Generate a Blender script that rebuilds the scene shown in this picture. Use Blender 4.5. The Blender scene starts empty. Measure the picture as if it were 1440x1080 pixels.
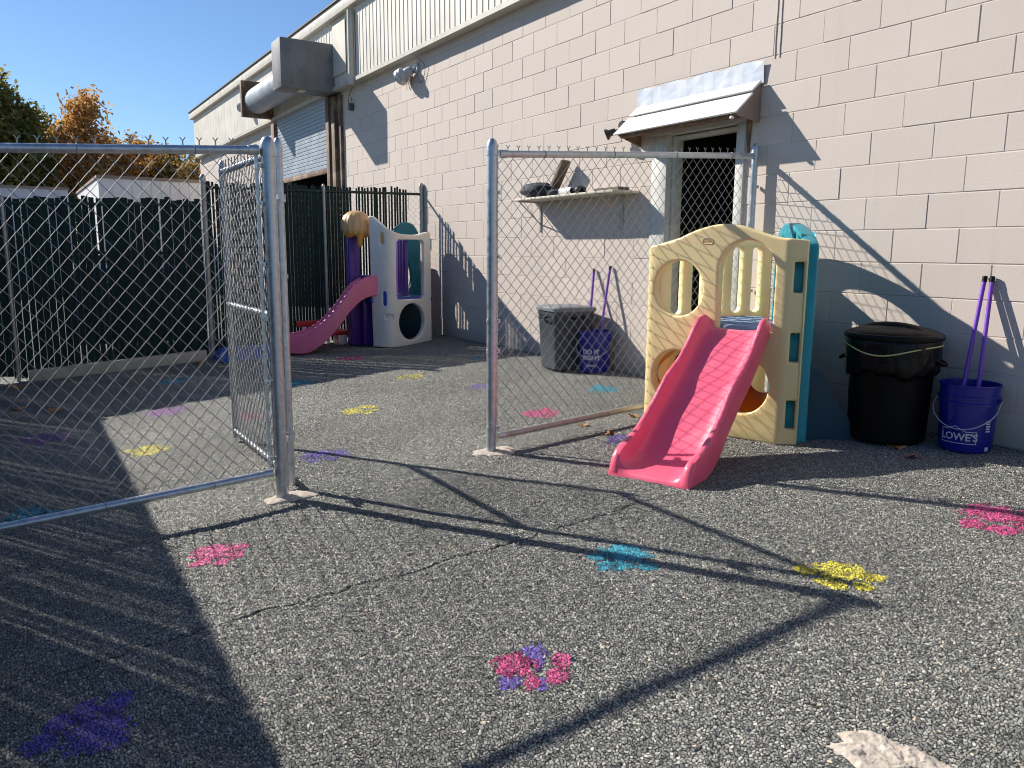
import bpy, bmesh, math, random
import numpy as np
from mathutils import Vector, Matrix, noise as mn
random.seed(7); RNG = np.random.default_rng(11)
PI = math.pi; rad = math.radians
sc = bpy.context.scene
COL = sc.collection
S = 0.063                                   # the yard falls away from the wall
def zg(x, y): return S * max(min(y, 0.0), -8.0)

# ------------------------------------------------------------------ materials
def mat(name, col, rough=.6, metal=0., var=.12, vscale=6., bump=0., bscale=60., spec=.5, col2=None, f2=.5, s2=3., coat=0., trans=0., det=4., sss=0., sscale=.03):
    """principled surface: base colour broken up by two noises, optional second (stain) colour, noise bump"""
    m = bpy.data.materials.new(name); m.use_nodes = True
    nt = m.node_tree; N = nt.nodes; L = nt.links; b = N['Principled BSDF']
    tc = N.new('ShaderNodeTexCoord')
    n1 = N.new('ShaderNodeTexNoise'); n1.inputs['Scale'].default_value = vscale; n1.inputs['Detail'].default_value = det
    L.new(tc.outputs['Object'], n1.inputs['Vector'])
    mr = N.new('ShaderNodeMapRange'); mr.inputs[1].default_value = .3; mr.inputs[2].default_value = .7
    mr.inputs[3].default_value = 1 - var; mr.inputs[4].default_value = 1 + var
    L.new(n1.outputs['Fac'], mr.inputs[0])
    hv = N.new('ShaderNodeMix'); hv.data_type = 'RGBA'; hv.blend_type = 'MULTIPLY'; hv.inputs[0].default_value = 1
    hv.inputs[6].default_value = (*col, 1); L.new(mr.outputs[0], hv.inputs[7])
    out = hv.outputs[2]
    if col2 is not None:
        n2 = N.new('ShaderNodeTexNoise'); n2.inputs['Scale'].default_value = s2; n2.inputs['Detail'].default_value = 8; n2.inputs['Roughness'].default_value = .65
        L.new(tc.outputs['Object'], n2.inputs['Vector'])
        m2 = N.new('ShaderNodeMapRange'); m2.inputs[1].default_value = 1 - f2 - .08; m2.inputs[2].default_value = 1 - f2 + .12
        L.new(n2.outputs['Fac'], m2.inputs[0])
        mx = N.new('ShaderNodeMix'); mx.data_type = 'RGBA'; L.new(m2.outputs[0], mx.inputs[0]); L.new(out, mx.inputs[6]); mx.inputs[7].default_value = (*col2, 1)
        out = mx.outputs[2]
    L.new(out, b.inputs['Base Color'])
    rr = N.new('ShaderNodeMapRange'); rr.inputs[1].default_value = .3; rr.inputs[2].default_value = .7
    rr.inputs[3].default_value = max(0.03, rough - .08); rr.inputs[4].default_value = min(1, rough + .08)
    L.new(n1.outputs['Fac'], rr.inputs[0]); L.new(rr.outputs[0], b.inputs['Roughness'])
    b.inputs['Metallic'].default_value = metal; b.inputs['Specular IOR Level'].default_value = spec
    b.inputs['Coat Weight'].default_value = coat
    if sss: b.inputs['Subsurface Weight'].default_value = sss; b.inputs['Subsurface Radius'].default_value = (1, .6, .25); b.inputs['Subsurface Scale'].default_value = sscale
    if trans: b.inputs['Transmission Weight'].default_value = trans
    if bump:
        nb = N.new('ShaderNodeTexNoise'); nb.inputs['Scale'].default_value = bscale; nb.inputs['Detail'].default_value = 5
        L.new(tc.outputs['Object'], nb.inputs['Vector'])
        bp = N.new('ShaderNodeBump'); bp.inputs['Strength'].default_value = bump; bp.inputs['Distance'].default_value = .01
        L.new(nb.outputs['Fac'], bp.inputs['Height']); L.new(bp.outputs[0], b.inputs['Normal'])
    return m
def leafmat(name, c1, c2, c3, tr=.35):
    m = bpy.data.materials.new(name); m.use_nodes = True; nt = m.node_tree; N = nt.nodes; L = nt.links
    N.clear(); o = N.new('ShaderNodeOutputMaterial')
    at = N.new('ShaderNodeAttribute'); at.attribute_name = 'tint'
    cr = N.new('ShaderNodeValToRGB'); e = cr.color_ramp.elements
    e[0].color = (*c1, 1); e[1].color = (*c3, 1); k = e.new(.5); k.color = (*c2, 1)
    L.new(at.outputs['Fac'], cr.inputs[0])
    d = N.new('ShaderNodeBsdfDiffuse'); t = N.new('ShaderNodeBsdfTranslucent'); mx = N.new('ShaderNodeMixShader'); mx.inputs[0].default_value = tr
    L.new(cr.outputs[0], d.inputs[0]); L.new(cr.outputs[0], t.inputs[0]); L.new(d.outputs[0], mx.inputs[1]); L.new(t.outputs[0], mx.inputs[2]); L.new(mx.outputs[0], o.inputs[0])
    return m
M = {}
M['block'] = mat('painted_block', (.60, .52, .455), .75, var=.04, vscale=1.6, bump=.16, bscale=150, spec=.25, det=8)
def addtone(m, lo, hi):
    nt = m.node_tree; b = nt.nodes['Principled BSDF']; l = b.inputs['Base Color'].links[0].from_socket; a = nt.nodes.new('ShaderNodeAttribute'); a.attribute_name = 'tone'
    mr = nt.nodes.new('ShaderNodeMapRange'); mr.inputs[3].default_value = lo; mr.inputs[4].default_value = hi; nt.links.new(a.outputs['Fac'], mr.inputs[0])
    x = nt.nodes.new('ShaderNodeMix'); x.data_type = 'RGBA'; x.blend_type = 'MULTIPLY'; x.inputs[0].default_value = 1; nt.links.new(l, x.inputs[6]); nt.links.new(mr.outputs[0], x.inputs[7])
    # splash dirt along the foot of the wall and faint drip marks
    tc = nt.nodes.new('ShaderNodeTexCoord'); sx = nt.nodes.new('ShaderNodeSeparateXYZ'); nt.links.new(tc.outputs['Object'], sx.inputs[0])
    mp = nt.nodes.new('ShaderNodeMapping'); mp.inputs['Scale'].default_value = (5, 1, .35); nt.links.new(tc.outputs['Object'], mp.inputs[0]); n = nt.nodes.new('ShaderNodeTexNoise'); n.inputs['Scale'].default_value = 1.6; n.inputs['Detail'].default_value = 7; nt.links.new(mp.outputs[0], n.inputs['Vector'])
    ad = nt.nodes.new('ShaderNodeMath'); ad.operation = 'MULTIPLY_ADD'; nt.links.new(n.outputs['Fac'], ad.inputs[0]); ad.inputs[1].default_value = .35; nt.links.new(sx.outputs['Z'], ad.inputs[2])
    m2 = nt.nodes.new('ShaderNodeMapRange'); m2.inputs[1].default_value = .14; m2.inputs[2].default_value = .34; m2.inputs[3].default_value = .55; m2.inputs[4].default_value = 0; nt.links.new(ad.outputs[0], m2.inputs[0])
    m3 = nt.nodes.new('ShaderNodeMapRange'); m3.inputs[1].default_value = .62; m3.inputs[2].default_value = .78; m3.inputs[3].default_value = 0; m3.inputs[4].default_value = .16; nt.links.new(n.outputs['Fac'], m3.inputs[0])
    mm = nt.nodes.new('ShaderNodeMath'); mm.operation = 'MAXIMUM'; nt.links.new(m2.outputs[0], mm.inputs[0]); nt.links.new(m3.outputs[0], mm.inputs[1])
    y = nt.nodes.new('ShaderNodeMix'); y.data_type = 'RGBA'; nt.links.new(mm.outputs[0], y.inputs[0]); nt.links.new(x.outputs[2], y.inputs[6]); y.inputs[7].default_value = (.36, .32, .27, 1); nt.links.new(y.outputs[2], b.inputs['Base Color'])
addtone(M['block'], .97, 1.028)
M['siding'] = mat('cream_siding', (.70, .645, .55), .5, var=.05, vscale=2.5, spec=.35, col2=(.62, .56, .46), f2=.38, s2=1.5)
M['trimw'] = mat('cream_trim', (.56, .52, .44), .5, var=.08, vscale=5, spec=.35)
M['white'] = mat('white_paint', (.80, .79, .76), .45, var=.05, vscale=4, bump=.1, bscale=40)
M['flash'] = mat('pale_flashing', (.66, .68, .74), .4, var=.06, vscale=9, bump=.25, bscale=9, metal=.15)
M['frame'] = mat('door_frame_paint', (.52, .51, .47), .5, var=.1, vscale=7, col2=(.42, .36, .28), f2=.28, s2=6)
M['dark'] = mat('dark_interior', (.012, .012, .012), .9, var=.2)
M['brown'] = mat('brown_wood', (.16, .095, .06), .75, var=.3, vscale=14, col2=(.38, .19, .07), f2=.45, s2=22)
M['cheek'] = mat('cheek_board', (.30, .22, .17), .7, var=.15, vscale=9)
M['rust'] = mat('rusty_steel', (.15, .085, .05), .75, var=.35, vscale=9, col2=(.40, .28, .18), f2=.45, s2=5, bump=.3, bscale=60)
M['hood'] = mat('weathered_sheet_steel', (.20, .205, .21), .6, metal=.0, var=.18, vscale=3, spec=.3, col2=(.15, .145, .14), f2=.4, s2=4)
M['curtain'] = mat('roll_curtain', (.30, .34, .39), .5, metal=.1, var=.12, vscale=6, col2=(.36, .27, .2), f2=.25, s2=5)
M['galv'] = mat('galvanised_pipe', (.50, .53, .56), .38, metal=.75, var=.16, vscale=30, bump=.06, bscale=90)
M['galvold'] = mat('old_galvanised_pipe', (.42, .40, .37), .5, metal=.6, var=.2, vscale=22, col2=(.36, .28, .2), f2=.33, s2=9)
M['wire'] = mat('galvanised_wire', (.30, .31, .32), .55, metal=.35, var=.2, vscale=40)
M['slat'] = mat('green_slat', (.008, .028, .024), .6, var=.35, vscale=9, spec=.2)
M['beige'] = mat('beige_plastic', (.88, .71, .35), .42, var=.04, vscale=3, col2=(.83, .63, .27), f2=.30, s2=2.2, bump=.05, bscale=200, sss=.25, sscale=.03)
M['cream'] = mat('cream_plastic', (.86, .78, .50), .42, var=.04, vscale=4, bump=.05, bscale=200, sss=.8, sscale=.09)
M['orange'] = mat('orange_plastic', (.86, .28, .02), .4, var=.06, sss=.6, sscale=.05)
M['tan'] = mat('tan_plastic', (.72, .43, .19), .45, var=.08, vscale=7)
M['amber'] = mat('amber_plastic', (.72, .36, .06), .4, var=.1)
M['pink'] = mat('pink_plastic', (.88, .13, .225), .36, var=.05, vscale=5, col2=(.88, .23, .31), f2=.34, s2=5, bump=.06, bscale=160, sss=.25, sscale=.02)
M['pinkdk'] = mat('hole_shade_pink', (.30, .01, .02), .5, var=.1)  # painted shade for the inside of the torn slide lip
M['pink2'] = mat('rose_plastic', (.76, .17, .30), .34, var=.06, vscale=5, bump=.05, bscale=150)
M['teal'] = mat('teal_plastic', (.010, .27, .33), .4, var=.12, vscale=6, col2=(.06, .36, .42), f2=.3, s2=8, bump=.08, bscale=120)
M['tealshade'] = mat('shade_dark_teal_plastic', (.003, .045, .075), .5, var=.15)  # teal darkened to carry the shade on the mound and low sheet
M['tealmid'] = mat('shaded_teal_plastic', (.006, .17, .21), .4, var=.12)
M['deck'] = mat('blue_grey_plastic', (.32, .42, .60), .4, var=.1, vscale=9)
M['wplastic'] = mat('ivory_plastic', (.82, .77, .69), .42, var=.05, vscale=4, col2=(.60, .52, .43), f2=.22, s2=5, sss=.4, sscale=.05)
M['purple'] = mat('purple_plastic', (.09, .03, .26), .4, var=.1)
M['bluep'] = mat('blue_plastic', (.02, .07, .40), .4, var=.1)
M['red'] = mat('red_plastic', (.62, .03, .03), .4, var=.1)
M['blackp'] = mat('black_plastic', (.003, .003, .0035), .5, var=.3, vscale=12, spec=.2, bump=.15, bscale=60)
M['bag'] = mat('black_bag_film', (.003, .003, .0035), .3, var=.2, vscale=20, spec=.25, bump=.8, bscale=22)
M['yellow'] = mat('yellow_cord', (.58, .55, .22), .5)
M['greycan'] = mat('grey_plastic', (.055, .065, .082), .45, var=.15, vscale=8, bump=.1, bscale=80)
M['greylid'] = mat('faded_grey_lid', (.17, .185, .20), .5, var=.15, vscale=9)
M['bucket'] = mat('blue_bucket_plastic', (.008, .012, .24), .33, var=.1, vscale=6)
M['print'] = mat('white_print', (.62, .62, .64), .5, var=.18, vscale=60)
M['pole'] = mat('purple_pole', (.20, .06, .46), .35, var=.1)
M['lamp'] = mat('bronze_metal', (.06, .055, .05), .5, metal=.4, var=.2)
M['glass'] = mat('lamp_glass', (.40, .40, .38), .15, var=.1)
M['lampw'] = mat('pale_lamp_metal', (.50, .51, .52), .45, metal=.2, var=.15)
M['cable'] = mat('cable', (.10, .10, .09), .6)
M['concrete'] = mat('concrete', (.50, .43, .36), .9, var=.22, vscale=30, bump=.7, bscale=70, col2=(.30, .25, .20), f2=.35, s2=14)
M['board'] = mat('cream_board', (.62, .56, .44), .6, var=.12, vscale=10)
M['plank'] = mat('weathered_plank', (.15, .105, .07), .8, var=.35, vscale=20, bump=.3, bscale=40)
M['cloth'] = mat('navy_cloth', (.012, .016, .03), .8, var=.3, vscale=20, bump=.4, bscale=40)
M['tarp'] = mat('blue_tarp', (.03, .11, .42), .45, var=.2, vscale=8, bump=.4, bscale=14)
M['bark'] = mat('bark', (.075, .055, .04), .9, var=.3, vscale=8, bump=.6, bscale=20)
M['shed'] = mat('white_metal_wall', (.84, .82, .80), .5, var=.05, vscale=1.5)
M['shed2'] = mat('grey_metal_wall', (.62, .60, .61), .5, var=.05, vscale=1.5)
M['roofd'] = mat('dark_roof_edge', (.10, .095, .09), .7, var=.2)
M['dry'] = mat('dry_leaf', (.42, .20, .07), .7, var=.35, vscale=40)
M['dryp'] = mat('red_dry_leaf', (.36, .13, .11), .7, var=.35, vscale=40)
M['outer'] = mat('distant_ground', (.10, .10, .095), .95, var=.3, vscale=1.2, bump=.5, bscale=60)
M['timber'] = mat('pale_timber', (.50, .44, .34), .8, var=.2, vscale=9)
M['carmetal'] = mat('blue_dumpster_paint', (.02, .05, .13), .45, var=.15)

M['wiregreen'] = mat('green_coated_wire', (.012, .032, .028), .5, var=.3)

# ------------------------------------------------------------------ mesh collector
class MB:
    def __init__(s): s.v = []; s.f = []
    def add(s, vs, fs):
        o = len(s.v); s.v += [tuple(p) for p in vs]; s.f += [tuple(i + o for i in f) for f in fs]; return s
    def box(s, a, b, T=None):
        x0, y0, z0 = a; x1, y1, z1 = b
        vs = [(x0,y0,z0),(x1,y0,z0),(x1,y1,z0),(x0,y1,z0),(x0,y0,z1),(x1,y0,z1),(x1,y1,z1),(x0,y1,z1)]
        if T is not None: vs = [T @ Vector(p) for p in vs]
        return s.add(vs, [(0,3,2,1),(4,5,6,7),(0,1,5,4),(1,2,6,5),(2,3,7,6),(3,0,4,7)])
    def tube(s, pts, r, n=8, caps=True, closed=False):
        pts = [Vector(p) for p in pts]; m = len(pts); rs = r if isinstance(r, (list, tuple)) else [r] * m
        o = len(s.v); prev = None
        for i, p in enumerate(pts):
            a = pts[(i - 1) % m] if (i or closed) else p; b = pts[(i + 1) % m] if (i < m - 1 or closed) else p
            t = (b - a).normalized()
            if prev is None:
                u = t.cross(Vector((0, 0, 1)));  u = u if u.length > .05 else t.cross(Vector((1, 0, 0)))
            else: u = prev - t * prev.dot(t)
            u.normalize(); prev = u; w = t.cross(u)
            for k in range(n):
                q = 2 * PI * k / n; s.v.append(tuple(p + (u * math.cos(q) + w * math.sin(q)) * rs[i]))
        for i in range(m if closed else m - 1):
            j = (i + 1) % m
            for k in range(n):
                l = (k + 1) % n; s.f.append((o + i*n + k, o + i*n + l, o + j*n + l, o + j*n + k))
        if caps and not closed:
            s.f.append(tuple(o + k for k in reversed(range(n)))); s.f.append(tuple(o + (m-1)*n + k for k in range(n)))
        return s
    def lathe(s, prof, c=(0,0,0), n=32, T=None, fn=None):
        o = len(s.v)
        for i, (r, z) in enumerate(prof):
            for k in range(n):
                q = 2 * PI * k / n; rr, zz = (r, z) if fn is None else fn(r, z, q, i)
                p = Vector((c[0] + rr * math.cos(q), c[1] + rr * math.sin(q), c[2] + zz))
                s.v.append(tuple(T @ p) if T is not None else tuple(p))
        m = len(prof)
        for i in range(m - 1):
            for k in range(n):
                l = (k + 1) % n; s.f.append((o + i*n + k, o + i*n + l, o + (i+1)*n + l, o + (i+1)*n + k))
        if prof[0][0] > 1e-4: s.f.append(tuple(o + k for k in reversed(range(n))))
        if prof[-1][0] > 1e-4: s.f.append(tuple(o + (m-1)*n + k for k in range(n)))
        return s
    def grid(s, P):
        """P[i][j] points -> quads"""
        o = len(s.v); a = len(P); b = len(P[0])
        for r in P: s.v += [tuple(p) for p in r]
        for i in range(a - 1):
            for j in range(b - 1): s.f.append((o+i*b+j, o+i*b+j+1, o+(i+1)*b+j+1, o+(i+1)*b+j))
        return s
    def prism(s, poly, a, b):
        """poly: list of 3-D points ; extruded by vector b-a"""
        d = Vector(b) - Vector(a); n = len(poly); p = [Vector(q) for q in poly]
        return s.add(p + [q + d for q in p], [tuple(reversed(range(n))), tuple(range(n, 2*n))] + [(i, (i+1) % n, n + (i+1) % n, n + i) for i in range(n)])
    def build(s, name, m, parent=None, smooth=True, bevel=0., ang=35, seg=2):
        me = bpy.data.meshes.new(name); me.from_pydata(s.v, [], s.f); me.update()
        return finish(name, me, m, parent, smooth, bevel, ang, seg)
def finish(name, me, m, parent=None, smooth=True, bevel=0., ang=35, seg=2, normals=True):
    if normals or bevel:
        bm = bmesh.new(); bm.from_mesh(me)
        if bevel:
            es = [e for e in bm.edges if len(e.link_faces) == 2 and e.calc_face_angle(0) > rad(30)]
            bmesh.ops.bevel(bm, geom=es, offset=bevel, segments=seg, affect='EDGES', profile=.5, clamp_overlap=True)
        bmesh.ops.recalc_face_normals(bm, faces=bm.faces); bm.to_mesh(me); bm.free()
    if smooth:
        me.shade_smooth(); me.set_sharp_from_angle(angle=rad(ang))
    o = bpy.data.objects.new(name, me); COL.objects.link(o); me.materials.append(m)
    if parent is not None: o.parent = parent
    return o
def tag(o, label, cat, group=None):
    o['label'] = label; o['category'] = cat
    if group: o['group'] = group
    return o
def thing(name, label, cat, loc=(0,0,0), rz=0., group=None):
    o = bpy.data.objects.new(name, None); COL.objects.link(o); o.location = loc; o.rotation_euler = (0,0,rz); o.empty_display_size = .1
    return tag(o, label, cat, group)
def struct(o): o['kind'] = 'structure'; return o
def stuff(o): o['kind'] = 'stuff'; return o
def dup(root, loc, rz, label, group=None):
    r = root.copy(); COL.objects.link(r); r.location = loc; r.rotation_euler = (0,0,rz); r['label'] = label
    if group: r['group'] = group
    for ch in list(root.children):
        c = ch.copy(); COL.objects.link(c); c.parent = r
        for g in list(ch.children):
            d = g.copy(); COL.objects.link(d); d.parent = c
    return r
# flat shapes -> moulded panels
def circ(cx, cy, rx, ry=None, n=40): ry = ry or rx; return [(cx + rx*math.cos(2*PI*k/n), cy + ry*math.sin(2*PI*k/n)) for k in range(n)]
def rrect(x0, y0, x1, y1, r, n=6):
    P = []
    for cx, cy, a in ((x1-r,y0+r,-90),(x1-r,y1-r,0),(x0+r,y1-r,90),(x0+r,y0+r,180)):
        for k in range(n+1): q = rad(a + 90*k/n); P.append((cx + r*math.cos(q), cy + r*math.sin(q)))
    return P
def arch(x0, x1, y0, yt, n=20, r=.03):
    c = (x0+x1)/2; R = (x1-x0)/2; ys = yt - R
    return [(x1, y0)] + [(c + R*math.cos(PI*k/n), ys + R*math.sin(PI*k/n)) for k in range(n+1)] + [(x0, y0)]
def spl(pts, n=10):
    """Catmull-Rom through 2-D/3-D points"""
    P = [Vector(p) for p in pts]; P = [2*P[0]-P[1]] + P + [2*P[-1]-P[-2]]; out = []
    for i in range(1, len(P)-2):
        for k in range(n):
            t = k/n; a, b, c, d = P[i-1:i+3]
            out.append(.5*((2*b)+(c-a)*t+(2*a-5*b+4*c-d)*t*t+(3*b-a-3*c+d)*t**3))
    out.append(P[-2]); return [tuple(p) for p in out]
def panel(name, outline, holes, thick, bev, fn, m, parent, cuts=(), ang=40):
    """outline/holes in (t,h); thickness centred on 0; fn(t,h,d)->3-D point"""
    cu = bpy.data.curves.new('panel', 'CURVE'); cu.dimensions = '2D'; cu.fill_mode = 'BOTH'; cu.extrude = max(.001, thick/2 - bev); cu.bevel_depth = bev; cu.bevel_resolution = 2; cu.offset = -bev
    for P in [outline] + list(holes):
        sp = cu.splines.new('POLY'); sp.points.add(len(P)-1)
        for q, p in zip(sp.points, P): q.co = (p[0], p[1], 0, 1)
        sp.use_cyclic_u = True
    ob = bpy.data.objects.new('panel', cu); COL.objects.link(ob)
    dg = bpy.context.evaluated_depsgraph_get(); dg.update(); me = bpy.data.meshes.new_from_object(ob.evaluated_get(dg)); bpy.data.objects.remove(ob); bpy.data.curves.remove(cu)
    bm = bmesh.new(); bm.from_mesh(me); bmesh.ops.remove_doubles(bm, verts=bm.verts, dist=1e-5)
    for c in cuts:
        bmesh.ops.bisect_plane(bm, geom=bm.verts[:]+bm.edges[:]+bm.faces[:], plane_co=(c,0,0), plane_no=(1,0,0))
    for v in bm.verts: v.co = fn(*v.co)
    bm.to_mesh(me); bm.free(); me.materials.clear(); me.name = name
    return finish(name, me, m, parent, True, 0, ang)
def textmesh(s, size):
    cu = bpy.data.curves.new('t', 'FONT'); cu.body = s; cu.size = size; cu.align_x = 'CENTER'; cu.resolution_u = 3; cu.offset = size*.022
    ob = bpy.data.objects.new('t', cu); COL.objects.link(ob); dg = bpy.context.evaluated_depsgraph_get(); dg.update()
    me = bpy.data.meshes.new_from_object(ob.evaluated_get(dg)); bpy.data.objects.remove(ob); bpy.data.curves.remove(cu)
    V = [tuple(v.co) for v in me.vertices]; F = [tuple(p.vertices) for p in me.polygons]; bpy.data.meshes.remove(me); return V, F

# ------------------------------------------------------------------ camera, light, sky
CAM = Vector((2.7509, -4.6578, 1.0660)); pitch, roll, yaw = 0.16612, 0.006782, 1.008189
fw = Vector((-math.sin(yaw)*math.cos(pitch), math.cos(yaw)*math.cos(pitch), -math.sin(pitch)))
r0 = Vector((math.cos(yaw), math.sin(yaw), 0)); u0 = r0.cross(fw)
r2 = r0*math.cos(roll) + u0*math.sin(roll); u2 = -r0*math.sin(roll) + u0*math.cos(roll)
cam = bpy.data.cameras.new('camera'); cam.lens = 1106.77/1440*36; cam.sensor_width = 36; cam.clip_end = 2000; cam.clip_start = .05
co = bpy.data.objects.new('camera', cam); COL.objects.link(co)
co.matrix_world = Matrix(((r2.x,u2.x,-fw.x,CAM.x),(r2.y,u2.y,-fw.y,CAM.y),(r2.z,u2.z,-fw.z,CAM.z),(0,0,0,1))); sc.camera = co
SD = Vector((0.753, 0.402, -0.5209)).normalized()       # direction the sunlight travels
EL = math.asin(-SD.z); AZ = math.atan2(-SD.x, -SD.y)
sun = bpy.data.lights.new('sun', 'SUN'); sun.energy = 5.0; sun.angle = rad(.55); sun.color = (1, .945, .86)
so = bpy.data.objects.new('sun', sun); COL.objects.link(so); so.rotation_euler = SD.to_track_quat('-Z', 'Y').to_euler(); so.location = (-8, -8, 9)
w = bpy.data.worlds.new('World'); sc.world = w; w.use_nodes = True; nt = w.node_tree
sky = nt.nodes.new('ShaderNodeTexSky'); sky.sky_type = 'NISHITA'; sky.sun_disc = False; sky.sun_elevation = EL; sky.sun_rotation = AZ % (2*PI)
sky.air_density = 1.0; sky.dust_density = .1; sky.ozone_density = 2.0
tint = nt.nodes.new('ShaderNodeMix'); tint.data_type = 'RGBA'; tint.blend_type = 'MULTIPLY'; tint.inputs[0].default_value = 1; tint.inputs[7].default_value = (.80, .98, 1.22, 1)
nt.links.new(sky.outputs[0], tint.inputs[6]); nt.links.new(tint.outputs[2], nt.nodes['Background'].inputs[0]); nt.nodes['Background'].inputs[1].default_value = .07
vs = sc.view_settings; vs.view_transform = 'Standard'; vs.look = 'None'; vs.exposure = .55; vs.gamma = 1
sc.cycles.filter_width = 1.05; sc.cycles.max_bounces = 6; sc.cycles.diffuse_bounces = 3; sc.cycles.transparent_max_bounces = 12

# ------------------------------------------------------------------ ground
def axis(a, b, f):
    P = [a]
    while P[-1] < b: P.append(P[-1] + f(P[-1]))
    return np.array(P)
GX = axis(-7.7, 3.3, lambda x: .0048 if x > -.2 else min(.0048 + (-.2 - x)*.0014, .014))
GY = np.concatenate([axis(-6.3, -5.0, lambda y: .02), axis(-4.99, .02, lambda y: .0050)])
NX, NY = len(GX), len(GY)
X, Y = np.meshgrid(GX, GY, indexing='ij')
X = X + RNG.uniform(-.0012, .0012, X.shape); Y = Y + RNG.uniform(-.0013, .0013, Y.shape)
def hsh(i, j, k):
    h = (i*73856093 ^ j*19349663 ^ k*83492791) & 0x7fffffff
    h = (h*1103515245 + 12345) & 0x7fffffff; h ^= h >> 13; h = (h*1274126177) & 0x7fffffff; h ^= h >> 11
    return (h & 0xffff)/65535.
def vor(X, Y, cell):
    ci = np.floor(X/cell).astype(np.int64); cj = np.floor(Y/cell).astype(np.int64)
    f1 = np.full(X.shape, 9.); f2 = np.full(X.shape, 9.); idn = np.zeros(X.shape); tl_ = np.zeros(X.shape)
    for a in (-1, 0, 1):
        for b in (-1, 0, 1):
            i = ci + a; j = cj + b
            dx_ = (X - (i + .1 + .8*hsh(i, j, 1))*cell)/cell; dy_ = (Y - (j + .1 + .8*hsh(i, j, 2))*cell)/cell; d = np.hypot(dx_, dy_); tt_ = (hsh(i, j, 31) - .5)*dx_ + (hsh(i, j, 32) - .5)*dy_
            n = d < f1; f2 = np.where(n, f1, np.minimum(f2, d)); idn = np.where(n, hsh(i, j, 3), idn); tl_ = np.where(n, tt_, tl_); f1 = np.where(n, d, f1)
    return f1, f2, idn, tl_
def lownoise(X, Y, s, k):
    x = X*s; y = Y*s; i = np.floor(x).astype(np.int64); j = np.floor(y).astype(np.int64); u = x - i; v = y - j
    u = u*u*(3-2*u); v = v*v*(3-2*v)
    return (hsh(i,j,k)*(1-u) + hsh(i+1,j,k)*u)*(1-v) + (hsh(i,j+1,k)*(1-u) + hsh(i+1,j+1,k)*u)*v
f1, f2, cid, tilt = vor(X, Y, .0130)
g1, g2, cid2, _t = vor(X + 3.3, Y + 1.7, .009)
edge = np.clip((f2 - f1)/.34, 0, 1)
H = .0066*edge*(.30 + .70*hsh((cid*65535).astype(np.int64), (cid*9999).astype(np.int64), 3)) + .010*tilt*edge + .0022*np.clip((g2 - g1)/.5, 0, 1)*cid2 + .004*(lownoise(X, Y, 9, 5) - .5) + .012*(lownoise(X, Y, 1.3, 6) - .5) + .008*(lownoise(X, Y, 3.1, 8)-.5)
seam_x = -.03 + .035*(lownoise(X*0, Y, 5, 9) - .5) + .022*(lownoise(X*0, Y, 30, 10) - .5)
seam = np.clip(1 - np.abs(X - seam_x)/(.003 + .008*lownoise(X*0, Y, 11, 12)), 0, 1)*(Y < -1.9)
sx2 = -1.95 + .03*(lownoise(X*0, Y, 6, 19) - .5)
seam2 = np.clip(1 - np.abs(X - sx2)/.006, 0, 1)*(Y < -3.9)
seam = np.maximum(seam, seam2)
H = H - .009*seam - .004
Z = S*np.clip(Y, -8, 0) + H
V = np.stack([X, Y, Z], -1).reshape(-1, 3)
ii = np.arange(NX*NY).reshape(NX, NY)
Q = np.stack([ii[:-1,:-1], ii[1:,:-1], ii[1:,1:], ii[:-1,1:]], -1).reshape(-1, 4)
def npmesh(name, V, Q):
    me = bpy.data.meshes.new(name); me.vertices.add(len(V)); me.vertices.foreach_set('co', V.astype(np.float32).ravel())
    me.loops.add(Q.size); me.loops.foreach_set('vertex_index', Q.astype(np.int32).ravel())
    me.polygons.add(len(Q)); me.polygons.foreach_set('loop_start', np.arange(0, Q.size, 4, dtype=np.int32))
    me.update(calc_edges=True); return me
def vattr(me, name, a):
    t = me.attributes.new(name, 'FLOAT', 'POINT'); t.data.foreach_set('value', a.astype(np.float32).ravel())
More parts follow.
